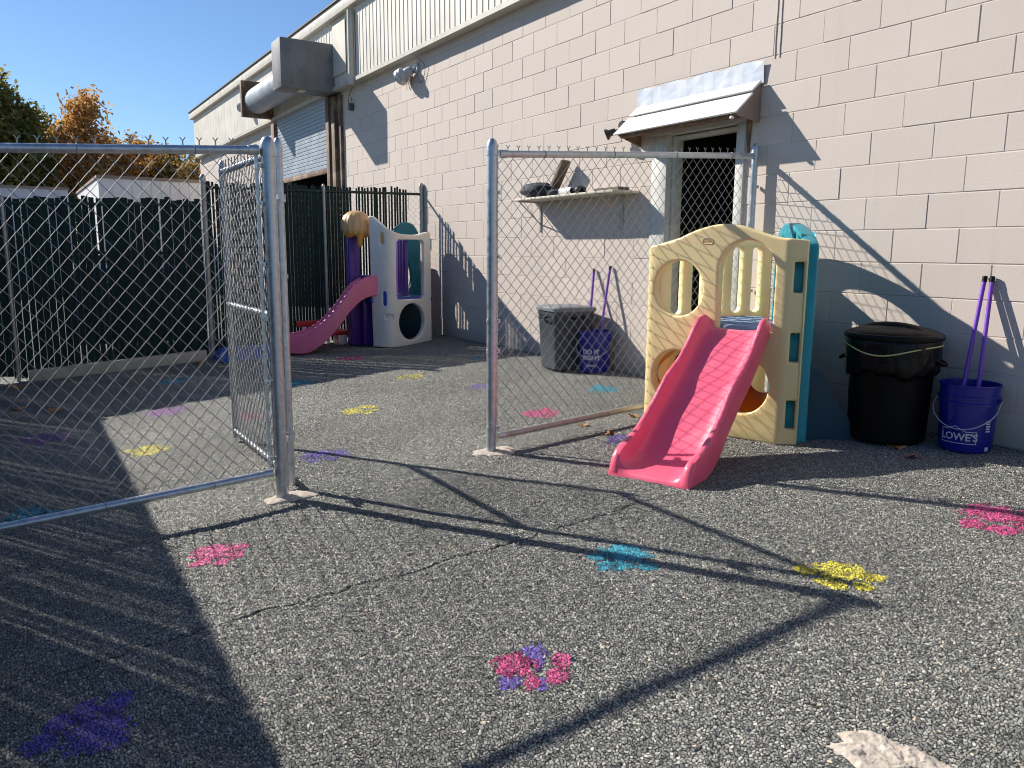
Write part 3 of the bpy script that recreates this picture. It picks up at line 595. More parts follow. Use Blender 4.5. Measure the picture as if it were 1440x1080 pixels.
fence_panel('galvanised chain link panel on the right, running from its post to the wall', -2.262, -.09, [(-2.262, .03, 1.80, True), (-.06, .024, 1.80, True)], 1.8, True, [(1.765, 'top_rail', M['galv']), (.09, 'bottom_rail', M['galvold'])], [1.55, 1.18, .80, .62, .15], 1, 1)
fence_panel('galvanised chain link panel on the left, running out of the picture from the gate post', -3.545, -5.55, [(-3.545, .033, 1.79, True), (-5.55, .03, 1.80, False)], 1.8, True, [(1.775, 'top_rail', M['galv']), (.145, 'bottom_rail', M['galv'])], [1.70, 1.52, 1.22, .95, .62, .22], 1, -1)
# the gate, swung open ninety degrees
gz = S*(-3.46) ; G = thing('chain_link_gate', 'narrow chain link gate with a middle rail, swung open behind the left panel', 'gate', (-1.40, -3.46, gz))
gf = MB(); xs0, xs1 = 0., -1.26
gf.lathe([(.021, .03), (.021, 1.80)], (0,0,0), 16); gf.build('stile', M['galv'], G)
gf = MB(); gf.lathe([(.021, .03), (.021, 1.80)], (xs1,0,0), 16); gf.build('stile', M['galv'], G)
for zc, nm in ((1.78, 'top_rail'), (.93, 'middle_rail'), (.075, 'bottom_rail')):
    r = MB(); r.tube([(-.0, 0, zc), (xs1, 0, zc)], .019, 14); r.build(nm, M['galv'], G)
for x_ in (0, xs1): capm(x_, 0, 1.80, .021).build('stile_cap', M['galv'], G)
linkmesh('wire_mesh', (-1.40, -3.46), (-1.40 + xs1, -3.46), gz + 1.80, gz + 1.80, gz + .06, gz + .06, G, off=(0, -.022, 0), base=(-1.40,-3.46,gz))
for zc in (1.55, .30):
    h = MB(); h.lathe([(.023,-.02),(.029,-.02),(.029,.02),(.023,.02)], (0,0,zc), 16); h.box((.0,-.04,zc-.012),(.10,-.028,zc+.012)); h.tube([(.02,-.034,zc-.03),(.02,-.034,zc+.03)], .012, 10); h.build('hinge', M['galv'], G)
h = MB(); h.lathe([(.022,-.012),(.026,-.012),(.026,.012),(.022,.012)], (0,0,1.15), 16); h.build('tie_band', M['galv'], G)
# concrete collars of the two gate posts
def collar(label, c, rx, ry, hole=None):
    b = MB(); n = 40; rr = random.Random(int(abs(c[1])*100)); ph = [rr.uniform(0, 6) for _ in range(4)]
    def R(q): return 1 + .14*math.sin(2*q+ph[0]) + .10*math.sin(3*q+ph[1]) + .07*math.sin(7*q+ph[2]) + .04*math.sin(11*q+ph[3])
    for (f, z) in ((1.02, -.03), (1.0, .004), (.93, .012), (.6, .018), (.25, .021)):
        pass
    P = []
    for f, z in ((1.04, -.03), (1.0, .001), (.92, .005), (.75, .008), (.5, .011), (.25, .012), (.05, .012)):
        P.append([(f*R(2*PI*k/n)*rx*math.cos(2*PI*k/n), f*R(2*PI*k/n)*ry*math.sin(2*PI*k/n), z + S*f*R(2*PI*k/n)*ry*math.sin(2*PI*k/n) + .004*mn.noise(Vector((f*7, k*.8, c[0])))) for k in range(n+1)])
    b.grid(P); o = b.build('concrete_footing', M['concrete'], ang=60); o.location = (c[0], c[1], S*c[1]); return tag(o, label, 'footing')
collar('rough concrete collar round the foot of the right fence post', (-1.27, -2.24), .10, .135)
collar('rough concrete collar round the foot of the left gate post', (-1.265, -3.50), .09, .125)
cp = MB(); n = 60; P = []
for i in range(26):
    f = 1.04 - i/25*1.02; row = []; z = -.03 if i == 0 else .012*min(1, (1.02-f)*6)
    for k in range(121):
        q = 2*PI*k/120; R = (abs(math.cos(q))**3 + abs(math.sin(q))**3)**(-1/3) + .05*math.sin(5*q+1) + .04*math.sin(9*q) + .10*mn.noise(Vector((math.cos(q)*4, math.sin(q)*4, 2))) + .06*mn.noise(Vector((math.cos(q)*14, math.sin(q)*14, 5)))
        dx, dy = f*R*.185*math.cos(q), f*R*.085*math.sin(q); a = rad(8); ex, ey = dx*math.cos(a)-dy*math.sin(a), dx*math.sin(a)+dy*math.cos(a)
        row.append((ex, ey, z + S*ey + (.006*mn.noise(Vector((ex*40, ey*40, 1))) + .004*mn.noise(Vector((ex*110, ey*110, 4))) + .006*mn.noise(Vector((ex*14, ey*14, 7))))*min(1, (1.04-f)*5)))
    P.append(row)
cp.grid(P); o = cp.build('concrete_patch', M['concrete'], ang=120); o.location = (1.80, -2.895, S*-2.895); tag(o, 'irregular pale concrete patch in the asphalt at the bottom right corner', 'concrete patch')

# green slatted fences
def slat_fence(label, a, b, top_a, top_b, posts, missing, seed, hw=.0183, thin=None, pitch=.0395, h_bot=.035, base=None, jitter=.02):
    a = Vector((*a, 0)); b = Vector((*b, 0)); L_ = (b-a).length; d = (b-a)/L_; nr = Vector((-d.y, d.x, 0)); rr = random.Random(seed)
    bs = Vector((a.x, a.y, zg(a.x, a.y))); F = thing('slatted_fence', label, 'slatted fence', bs, group='green slatted chain link fences round the yard')
    sl = MB(); n = int(L_/pitch)
    for i in range(n):
        u = (i+.5)*L_/n
        if any(p <= u <= q for p, q in missing): continue
        f = u/L_; tp = top_a + (top_b-top_a)*f + .03 + rr.gauss(0, jitter*.5) - (rr.random() < .06)*rr.uniform(.02, .12)*(jitter > .01); bt = zg(*(a+d*u)[:2]) + h_bot + rr.uniform(-.02, .03)
        if jitter > .01 and rr.random() < .05: tp -= rr.uniform(.03, .1)
        wd = (hw if thin is None or u > thin else .0140) + rr.uniform(-.0012, .0006) - (.0045 if rr.random() < .12 else 0); tw = rr.uniform(-.10, .10); lean = rr.uniform(-.006, .006)
        dd = (d*math.cos(tw) + nr*math.sin(tw))*wd; nn_ = (nr*math.cos(tw) - d*math.sin(tw))*.0016
        p = a + d*u - bs; q0 = p + Vector((0,0,bt)); q1 = p + d*lean + Vector((0,0,tp))
        vs_ = [q0-dd-nn_, q0+dd-nn_, q0+dd+nn_, q0-dd+nn_, q1-dd-nn_, q1+dd-nn_, q1+dd+nn_, q1-dd+nn_]
        sl.add(vs_, [(0,3,2,1),(4,5,6,7),(0,1,5,4),(1,2,6,5),(2,3,7,6),(3,0,4,7)])
    sl.build('privacy_slats', M['slat'], F, smooth=False)
    for u, r, ex in posts:
        p = a + d*u - bs; q = MB(); z0 = zg(*(a+d*u)[:2]) - bs.z; tp = top_a + (top_b-top_a)*u/L_ - bs.z + ex; post(q, p.x, p.y, z0-.1, tp, r, 14); po = q.build('post', M['galvold'], F); capm(p.x, p.y, tp, r).build('post_cap', M['galvold'], po)
    q = MB(); q.tube([Vector((0,0,top_a-.035)) - Vector((0,0,bs.z)), (b-a) + Vector((0,0,top_b-.035)) - Vector((0,0,bs.z))], .017, 10); q.build('top_rail', M['wiregreen'], F)
    linkmesh('wire_mesh', a[:2], b[:2], top_a, top_b, zg(a.x,a.y)+h_bot, zg(b.x,b.y)+h_bot, F, D=.079, Hh=.079, r=.0015, barbs=False, off=nr*.008, base=bs, n=3, m=M['wiregreen'])
    return F
XB = -6.85
slat_fence('dark green slatted fence section between the wall and its corner post, behind the ivory playset', (XB, -.03), (XB, -2.75), 1.84, 1.80, [(0, .03, .06), (1.32, .02, .0), (2.72, .03, .06)], [(0, .20), (.94, .97), (1.30, 1.34)], 5, thin=1.0)
slat_fence('lower dark green slatted fence section left of the corner post, seen through the near mesh', (XB, -2.79), (XB, -5.6), 1.60, 1.53, [(1.9, .02, .0), (2.8, .03, .06)], [(1.78, 1.82)], 6, jitter=.024, pitch=.062, hw=.0302)
slat_fence('long dark green slatted fence closing the left side of the yard', (XB, -5.62), (2.3, -5.62), 1.60, 1.60, [(3, .02, 0), (6, .02, 0), (9, .02, 0)], [], 9, hw=.0185, jitter=.004)
ed = MB(); ed.prism([(-.06,0,0),(.06,0,0),(.055,0,.115),(-.055,0,.115)], (0,0,0), (0,-1.75,-1.75*S)); o = ed.build('timber_edging', M['timber'], bevel=.008); o.location = (-6.70, -2.85, zg(0,-2.85)); tag(o, 'pale timber beam lying along the foot of the lower green fence', 'timber beam')
bt = MB(); P = []
for i in range(15):
    row = []
    for j in range(13):
        u, v = i/14*2-1, j/12*2-1; e = max(0, 1 - max(abs(u)**4, abs(v)**4)); row.append((u*.28, v*.42, .13*e**.5*(1 + .25*mn.noise(Vector((u*2.2, v*2.6, 4))))))
    P.append(row)
bt.grid(P); o = bt.build('folded_tarp', M['tarp'], ang=80); o.location = (-6.50, -2.35, zg(0,-2.35)-.01); tag(o, 'low blue folded tarpaulin on the ground behind the open gate', 'tarpaulin')

# ------------------------------------------------------------------ near climber
K = thing('climbing_playset', 'beige and teal toddler climber with round holes, standing against the right fence panel', 'play set', (-.275, -.876, -.060)); kb = Vector((-.275, -.876, -.060))
e1 = Vector((math.cos(rad(16.2)), math.sin(rad(16.2)), 0)); n1 = Vector((e1.y, -e1.x, 0)); e2 = Vector((math.cos(rad(46)), math.sin(rad(46)), 0)); n2 = Vector((e2.y, -e2.x, 0))
e0 = Vector((math.cos(rad(50)), math.sin(rad(50)), 0)); TL = .955
def fmap(t, h, d):
    """front panel: t=0 left end, TL the corner, then the chamfer; small rounded return at the left end"""
    w_ = min(1, max(0, (t - TL + .03)/.06)); nn_ = (n1*(1-w_) + n2*w_).normalized()
    lean = .0
    if t <= TL: p = e1*(t - TL)
    else: p = e2*(t - TL)
    if t < .05:
        k = (.05-t)/.05; p = e1*(.05 - .042*math.sin(k*1.2) - TL) - n1*(.03*(1-math.cos(k*1.4)))
    bulge = .010*math.sin(PI*min(1, max(0, t/TL)))
    return tuple(p + nn_*(d - .035 + bulge) + Vector((0,0,h)))
top = spl([(-.0,1.165),(.06,1.175),(.20,1.205),(.35,1.265),(.50,1.300),(.63,1.295),(.76,1.255),(.88,1.222),(.99,1.212),(1.065,1.205)], 6)
outl = [(0,.0),(1.065,.0)] + list(reversed(top))
slots = [rrect(.992, h0, 1.047, h1, .006, 2) for h0, h1 in ((.10,.27),(.50,.67),(.905,1.08))]
cuts = [i*.025 for i in range(1, 44)]
panel('front_panel', outl, [circ(.248,.905,.175), arch(.525,.880,.665,1.205), circ(.255,.335,.175), circ(.70,.335,.178)] + slots, .07, .012, fmap, M['beige'], K, cuts)
for i, (h0, h1) in enumerate(((.10,.27),(.50,.67),(.905,1.08))):
    t = MB(); P = [fmap(.994, h0+.002, -.02), fmap(1.045, h0+.002, -.02), fmap(1.045, h0+.12, -.006), fmap(.994, h0+.12, -.006), fmap(1.045, h1-.003, -.03), fmap(.994, h1-.003, -.03)]
    t.add(P, [(0,1,2,3),(3,2,4,5)]); t.add([fmap(.990,h0-.01,-.034), fmap(1.049,h0-.01,-.034), fmap(1.049,h1+.01,-.034), fmap(.990,h1+.01,-.034)], [(0,1,2,3)]); t.build('connector_tab', M['teal'], K, smooth=False)
lg = MB()
lp = rrect(.408, 1.183, .478, 1.217, .016, 5); lg.tube([fmap(x_, y_, .0355) for x_, y_ in lp], .0022, 6, closed=True)
for k in range(7): lg.box((-.0028,-.0015,-.004), (.0028,.0015,.004), Matrix.Translation(Vector(fmap(.420 + k*.0077, 1.2, .035))) @ Matrix.Rotation(rad(16), 4, 'Z'))
lg.build('moulded_emblem', M['tan'], K)
# orange plastic hole liners inside the two crawl holes
for cx in (.255, .70):
    r = MB(); r.grid([[fmap(x_, y_, d_) for x_, y_ in circ(cx,.335,rl,n=36) + [circ(cx,.335,rl,n=36)[0]]] for d_, rl in ((-.036, .178), (-.14 if cx < .5 else -.30, .178 if cx < .5 else .09))]); ro = r.build('crawl_hole_liner', M['orange'], K, ang=80)
# teal side panel, running back from the right-hand corner
td = Vector((math.cos(rad(139)), math.sin(rad(139)), 0)); tn = Vector((-td.y, td.x, 0)); t0 = Vector((-.222,-.745,0)) - Vector((kb.x,kb.y,0))
def tmap(t, h, d): return tuple(t0 + td*t + tn*(d*(-1)) + Vector((0,0,h)))
toptl = spl([(0,1.165),(.03,1.195),(.15,1.24),(.32,1.285),(.52,1.318),(.68,1.322),(.82,1.30),(.92,1.25),(.97,1.18),(.98,1.10)], 6)
panel('side_panel', [(0,0),(.98,0)] + list(reversed(toptl)), [circ(.16,1.21,.035,.035,16), circ(.32,1.22,.035,.035,16), arch(.545,.885,.74,1.235), circ(.50,.3,.16)], .085, .016, tmap, M['teal'], K)
# back panel with upright slots, alongside the fence
b0 = Vector((-1.165,-1.06,0)) - Vector((kb.x,kb.y,0)); bd = Vector((math.cos(rad(85)), math.sin(rad(85)), 0)); bn = Vector((bd.y,-bd.x,0))
def bmap(t, h, d): return tuple(b0 + bd*t + bn*d + Vector((0,0,h)))
bh = [rrect(.10+k*.175, .72, .10+k*.175+.095, 1.17, .04, 5) for k in range(5)] + [circ(.30,.33,.17), circ(.72,.33,.16)]
panel('back_panel', [(0,0),(.98,0)] + list(reversed(spl([(0,1.18),(.25,1.24),(.5,1.27),(.75,1.25),(.98,1.20)], 6))), bh, .055, .012, bmap, M['cream'], K)
dk = MB(); dv = [(-1.13,-1.02),(-.26,-.78),(-.95,-.27),(-1.10,-.30)]
dk.prism([(x_-kb.x, y_-kb.y, .60) for x_, y_ in dv], (0,0,0), (0,0,.09))
dko = dk.build('platform', M['deck'], K, bevel=.008)
rbm = MB()
for k in range(12):
    f = (k+.5)/12; a_ = Vector((-1.12,-1.0,0)).lerp(Vector((-1.09,-.32,0)), f); c_ = Vector((-.28,-.775,0)).lerp(Vector((-.95,-.28,0)), f)
    a_ = a_ - Vector((kb.x,kb.y,-.690)); c_ = c_ - Vector((kb.x,kb.y,-.690)); rbm.tube([a_, c_], .008, 6)
rbm.build('tread_ribs', M['deck'], dko)
# moulded climbing mound behind the teal panel, its shade put into the colour
mo = MB(); P = []
for i in range(9):
    u = i/8; row = []
    for j in range(17):
        q = j/16; h = [(0,.46),(.06,.45),(.10,.40),(.14,.32),(.17,.26),(.20,.23),(.24,.18),(.28,.09),(.30,.0)]
        d_, hh = Vector(spl(h, 2)[j]); p = t0 + td*(.06 + u*.40) - tn*(.035 + d_); row.append((p.x, p.y, hh))
    P.append(row)
mo.grid(P); a_ = [r for r in P[0]]; b_ = [r for r in P[-1]]; mo.add(a_ + [(a_[0][0],a_[0][1],0)], [tuple(range(len(a_)+1))]); mo.add(b_ + [(b_[0][0],b_[0][1],0)], [tuple(range(len(b_)+1))])
mo.build('climbing_mound', M['tealshade'], K)
# ---- slide sweep
def slide(name, m, parent, st, W, wall=.03, n_in=5, endcap=True, fnw=None):
    """st: stations (centre point, unit tangent-in-plan dir, bed z, lip height, half-width, under depth)"""
    mb = MB(); rows = []
    for (c, dr, zb, lip, hw, und, *wl) in st:
        wall_ = wl[0] if wl else wall
        sd_ = Vector((-dr.y, dr.x, 0)); row = []
        pr = [(-hw, -und), (-hw-.004, lip*.35-und*.2), (-hw, lip-.014), (-hw+.004, lip-.004), (-hw+wall_*.5, lip+.002), (-hw+wall_-.004, lip-.004), (-hw+wall_, lip-.016),
              (-hw+wall_+.012, lip*.45), (-hw+wall_+.022, min(.028, lip*.25)), (-hw+wall_+.045, min(.006, lip*.06)), (-hw+wall_+.09, .0)]
        pr = pr + [(0., -.002)] + [(-a, b) for a, b in reversed(pr)] + [(hw-.02, -und-.012), (0, -und-.014), (-hw+.02, -und-.012), (-hw, -und)]
        rows.append([tuple(c + sd_*a + Vector((0,0,max(zb + b, -9)))) for a, b in pr])
    mb.grid(rows)
    mb.f.append(tuple(range(len(rows[0])-1))); o_ = len(mb.v) - len(rows[0]); mb.f.append(tuple(o_ + k for k in range(len(rows[0])-1)))
    return mb.build(name, m, parent, ang=50)
A0 = Vector((-.545,-1.005,0)) - Vector((kb.x,kb.y,0)); A1 = Vector((-.255,-1.905,0)) - Vector((kb.x,kb.y,0)); dr = (A1-A0).normalized(); LS = (A1-A0).length
zbed = spl([(-.06,.665),(.0,.655),(.10,.58),(.22,.465),(.34,.375),(.46,.275),(.58,.165),(.68,.085),(.78,.045),(.87,.040),(.925,.034),(.950,.022),(.962,.002)], 5)
lipc = [(-.06,.055),(.0,.095),(.06,.12),(.16,.10),(.30,.095),(.42,.125),(.55,.12),(.66,.13),(.76,.125),(.86,.105),(.91,.090),(.935,.070),(.952,.040),(.965,.012)]
st = []
for s_, z_ in zbed:
    lip = np.interp(s_, [p[0] for p in lipc], [p[1] for p in lipc]); hw = np.interp(s_, [-.06,.1,.5,.8,.95],[.205,.22,.228,.243,.24]); und = np.interp(s_, [-.06,.1,.6,.8,.95],[.05,.075,.075,.04,.03])
    zz = z_ + .060 + S*(A0.y + kb.y + dr.y*s_)*np.interp(s_, [0, .9],[0,1]) - .055*(1-np.interp(s_,[0,.9],[0,1]))
    st.append((A0 + dr*s_, dr, zz, float(lip), float(hw), float(min(und, max(.008, z_ + .02))), float(np.interp(s_, [.6, .85, .97], [.036, .046, .050]))))
slo = slide('slide', M['pink'], K, st, .24, wall=.036)
# torn end of the lip; a flat dark patch paints the shade inside
te = MB(); sdv = Vector((-dr.y, dr.x, 0))
def sp(s_, a, b):
    z_ = np.interp(s_, [p[0] for p in zbed], [p[1] for p in zbed]); zz = z_ + .060 + S*(A0.y + kb.y + dr.y*s_); return tuple(A0 + dr*s_ + sdv*a + Vector((0,0,zz + b)))
te.add([sp(.80,.198,.085), sp(.86,.200,.03), sp(.925,.196,.012), sp(.915,.199,.05)], [(0,1,2,3)]); te.build('worn_hole_shade', M['pinkdk'], slo, smooth=False)

# ------------------------------------------------------------------ far climber
T = thing('slide_playset', 'ivory and purple toddler playset with pink slide in the far fence corner', 'play set', (-5.83, -.93, -.06)); tb_ = Vector((-5.83, -.93, -.06))
w1 = (Vector((-6.056,-.309,0)) - Vector((-5.83,-.93,0))).normalized(); w0 = (Vector((-5.86,-.96,0)) - Vector((-6.10,-1.10,0))).normalized(); wn1 = Vector((w1.y,-w1.x,0)); wn0 = Vector((w0.y,-w0.x,0))
CW = .29
def wmap(t, h, d):
    """t=0 far left return, CW the rounded corner"""
    k = (t - CW)/.16; k = max(-1, min(1, k)); w_ = (k + 1)/2; w_ = w_*w_*(3-2*w_); n_ = (wn0*(1-w_) + wn1*w_).normalized()
    tt = t - CW; R = .16
    # integrate a blended direction
    p = Vector((0,0,0)); steps = 12; sgn = 1 if tt >= 0 else -1
    for i in range(steps):
        u = tt*(i+.5)/steps; kk = max(-1, min(1, u/R)); ww = (kk+1)/2; ww = ww*ww*(3-2*ww); p += (w0*(1-ww) + w1*ww).normalized()*(tt/steps)
    return tuple(p + n_*(d - .04) + Vector((0,0,h)))
wt = spl([(0,1.53),(.05,1.52),(.14,1.46),(.25,1.39),(.40,1.335),(.56,1.32),(.74,1.325),(.83,1.345),(.92,1.36),(.95,1.34)], 6)
wo = [(.03,.0),(.955,.0)] + list(reversed(wt))
wsl = [rrect(.16,1.20,.215,1.34,.024,4), rrect(.185,.49,.235,.66,.024,4), rrect(.21,.335,.32,.39,.02,4)]
panel('ivory_panel', wo, [rrect(.37,.56,.83,1.26,.05), circ(.615,.29,.215,.22)] + wsl, .07, .014, wmap, M['wplastic'], T, [i*.03 for i in range(1, 31)])
for (a, b, c, d), m in (((.16,1.20,.215,1.34), M['tan']), ((.185,.49,.235,.66), M['bluep']), ((.21,.335,.32,.39), M['wplastic'])):
    q = MB(); q.grid([[wmap(a + (c-a)*i/3, b + (d-b)*j/3, .020) for j in range(4)] for i in range(4)]); q.build('slot_inset', m, T, ang=80)
for h0, h1 in ((1.14,1.28),(.62,.77),(.10,.25)):
    q = MB(); q.box((-.012,-.03,h0), (.012,.03,h1), Matrix.Translation(Vector(wmap(.955,0,-.0)))); q.build('edge_tab', M['teal'], T, bevel=.008)
def tl(x_, y_, z_): return (x_-tb_.x, y_-tb_.y, z_-tb_.z)
# teal back panel with an arched top and an oval window
def bk(t, h, d): p = Vector((-6.58,-.80,0)) - Vector((tb_.x,tb_.y,0)) + Vector((-.05,1,0)).normalized()*t + Vector((d,0,h)); return tuple(p)
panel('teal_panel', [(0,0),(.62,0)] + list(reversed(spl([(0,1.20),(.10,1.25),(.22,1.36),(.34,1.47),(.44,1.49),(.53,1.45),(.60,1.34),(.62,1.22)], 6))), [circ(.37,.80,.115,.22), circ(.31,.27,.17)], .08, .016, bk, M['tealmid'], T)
pp = MB(); pp.box(tl(-6.46,-1.245,-.07), tl(-6.32,-1.10,1.30)); pp.build('column', M['purple'], T, bevel=.025)
pp = MB(); pp.box(tl(-6.40,-1.12,-.07), tl(-6.22,-.98,.78)); pp.build('column', M['purple'], T, bevel=.025)
pp = MB(); pp.box(tl(-6.52,-.66,.53), tl(-6.00,-.62,1.20)); pp.build('inner_wall', M['purple'], T, bevel=.012)
dkf = MB(); dkf.box(tl(-6.53,-1.1,.46), tl(-6.02,-.30,.52)); dkf.build('platform', M['bluep'], T, bevel=.012)
lw = MB(); lw.box(tl(-6.505,-.96,-.07), tl(-6.47,-.25,.455)); lw.build('shade_panel', M['tealshade'], T, bevel=.01)  # dark sheet added to paint the shade behind the round hole
lw = MB(); lw.box(tl(-6.50,-1.02,-.07), tl(-6.00,-.98,.455)); lw.build('inner_wall', M['purple'], T, bevel=.01)  # purple wall added below the platform to block light
rd = MB(); P = []
for i in range(9):
    q = rad(-50 + i*14); P.append([tl(-6.80 + .10*math.cos(q), -.13 + .10*math.sin(q), z_) for z_ in (-.02, .3, .6, .85, .98 - .02*abs(i-4))])
rd.grid(P); ro = rd.build('red_panel', M['red'], T, ang=80); sm = ro.modifiers.new('s','SOLIDIFY'); sm.thickness = .03
# mushroom cap: ribbed dome with an amber drip
cp = MB(); cc = tl(-6.24, -1.175, 1.27)
cp.lathe([(.150,-.005),(.166,.03),(.176,.09),(.168,.15),(.14,.205),(.09,.245),(.04,.262),(0,.265)], cc, 48, fn=lambda r, z, q, i: (r*(1 + .035*math.cos(14*q)*min(1, r/.08)), z))
cp.build('mushroom_cap', M['tan'], T, ang=60)
cp = MB(); cp.lathe([(0,-.03),(.10,-.03),(.145,-.012),(.163,.03),(.15,.035)], cc, 32, fn=lambda r, z, q, i: (r, z - (.012*(1+math.cos(5*q)) if 0 < i < 3 else 0))); ca = MB()
cp.lathe([(.0,-.16),(.018,-.155),(.028,-.12),(.034,-.06),(.05,-.02)], (cc[0]+.11, cc[1]-.0, cc[2]), 16); cp.build('amber_drip', M['amber'], T, ang=60)
# pink slide, dropping away towards the left
a0 = Vector((-6.14,-1.02,0)); a1 = Vector((-6.40,-2.10,0)); d0 = (a1-a0).normalized(); st = []
prof = spl([(-.02,.72),(.08,.715),(.20,.68),(.33,.58),(.45,.43),(.58,.29),(.70,.185),(.82,.115),(.95,.085),(1.10,.08)], 5)
for s_, z_ in prof:
    q = a0 + d0*s_ + Vector((.10*math.sin(min(1,s_/1.1)*PI), 0, 0)); st.append((q - Vector((tb_.x,tb_.y,0)), d0, z_ + .06 + S*q.y*.6, .10, .185, float(np.interp(s_, [0,.3,.8,1.1],[.12,.15,.14,.075]))))
slide('slide', M['pink2'], T, st, .185, wall=.05)
ft = MB(); ft.box(tl(-6.58,-2.0,zg(0,-2.0)-.0), tl(-6.24,-1.86,zg(0,-1.9)+.10)); ft.build('slide_foot', M['pink2'], T, bevel=.02)
rt = thing('toy_bench', 'small red and white plastic toy bench in the shade under the far pink slide', 'toy bench', (-6.66,-1.47,zg(0,-1.5)))
q = MB(); q.box((-.12,-.30,.14),(.12,.30,.19)); q.build('seat', M['red'], rt, bevel=.015); q = MB(); q.box((-.15,-.30,.24),(-.11,.30,.31)); q.build('backrest', M['red'], rt, bevel=.012)
for y_ in (-.20,.22): q = MB(); q.box((-.10,y_-.07,0),(.10,y_+.05,.139)); q.box((-.148,y_-.03,.0),(-.112,y_+.03,.239)); q.build('leg', M['wplastic'], rt, bevel=.012)

# ------------------------------------------------------------------ bins, buckets, scoops
def zgo(c): return (c[0], c[1], zg(*c))
BC = (.045,-.30); Bn = thing('trash_can', 'round black trash can with a black bag folded over its rim and a lid on', 'trash can', zgo(BC))
Bn.scale = (.94, .94, 1)
q = MB(); q.lathe([(0,0),(.205,0),(.222,.012),(.228,.05),(.250,.56),(.258,.575),(.258,.60)], n=48); q.build('body', M['blackp'], Bn)
q = MB(); rr = random.Random(4); 
def bagf(r, z, a, i): k = math.sin(a*9 + i*1.3)*.6 + math.sin(a*23 + i)*.4; e = [.35,1,1,.8,.5,.2,.0][min(i,6)]; return (r + .007*e*k + .006*mn.noise(Vector((math.cos(a)*4, math.sin(a)*4, i*.9))), z + (.018*math.sin(a*4+1) + .012*math.sin(a*11))*(1 if i == 0 else .3*(i < 3)))
q.lathe([(.256,.40),(.272,.42),(.274,.47),(.273,.52),(.275,.57),(.273,.605),(.262,.618),(.25,.612)], n=120, fn=bagf); q.build('bin_bag', M['bag'], Bn, ang=80)
q = MB(); q.tube([(.277*math.cos(2*PI*k/60), .277*math.sin(2*PI*k/60), .575 - .055*math.exp(-((2*PI*k/60-rad(285)+PI)%(2*PI)-PI)**2/.5)) for k in range(60)], .0042, 6, closed=True); q.build('tie_cord', M['yellow'], Bn)
q = MB(); q.lathe([(.278,.600),(.286,.606),(.288,.622),(.280,.634),(.262,.636),(.252,.646),(.20,.662),(.10,.672),(0,.674)], n=56); lo = q.build('lid', M['blackp'], Bn)
q = MB(); P = []
for i in range(13):
    u = i/12*2-1; P.append([(u*.20, v*.035 + u*.0, .662 + .035*(1-u*u)**.6*(1-abs(v)**3*.75)) for v in (-1,-.7,-.3,.3,.7,1)])
q.grid(P); hno = q.build('lid_grip', M['blackp'], lo, ang=70)
for a in (20, 200): q = MB(); q.tube(spl([(.245*math.cos(rad(a-12)), .245*math.sin(rad(a-12)), .50),(.30*math.cos(rad(a-7)), .30*math.sin(rad(a-7)), .47),(.30*math.cos(rad(a+7)), .30*math.sin(rad(a+7)), .47),(.245*math.cos(rad(a+12)), .245*math.sin(rad(a+12)), .50)], 5), .011, 8); q.build('handle', M['blackp'], Bn)
# grey bin: rounded square
GC = (-3.26,-.275); Gn = thing('trash_can', 'square grey plastic trash can with a pale lid behind the right fence panel', 'trash can', zgo(GC), rad(-8))
def rsq(hw, z, n=10, r=.06): return [(x_, y_, z) for x_, y_ in rrect(-hw, -hw, hw, hw, r, n)]
q = MB(); rings = [rsq(.165,0), rsq(.178,.012), rsq(.182,.05), rsq(.205,.50), rsq(.212,.515), rsq(.212,.545)]; q.grid([r + [r[0]] for r in rings]); q.f.append(tuple(range(len(rings[0])))); 
q.build('body', M['greycan'], Gn, ang=40)
q = MB(); rings = [rsq(.218,.545), rsq(.226,.55), rsq(.226,.575), rsq(.215,.585), rsq(.18,.592,r=.05), rsq(.05,.597,r=.03)]; q.grid([r + [r[0]] for r in rings]); q.f.append(tuple(len(q.v)-len(rings[0])-1+k for k in range(len(rings[0])))); q.build('lid', M['greylid'], Gn, ang=40)
for sx, sy in ((0,-1),(0,1),(-1,0),(1,0)):
    q = MB(); c_ = Vector((sx*.215, sy*.215, .50)); t_ = Vector((-sy, sx, 0)); n_ = Vector((sx, sy, 0)); q.tube(spl([c_ - t_*.07, c_ - t_*.06 + n_*.03 + Vector((0,0,-.01)), c_ + t_*.06 + n_*.03 + Vector((0,0,-.01)), c_ + t_*.07], 5), .011, 8); q.build('handle', M['blackp'], Gn)
q = MB(); P = [[(.228*math.cos(rad(a)), .228*math.sin(rad(a)), .0) for a in (0,)]]
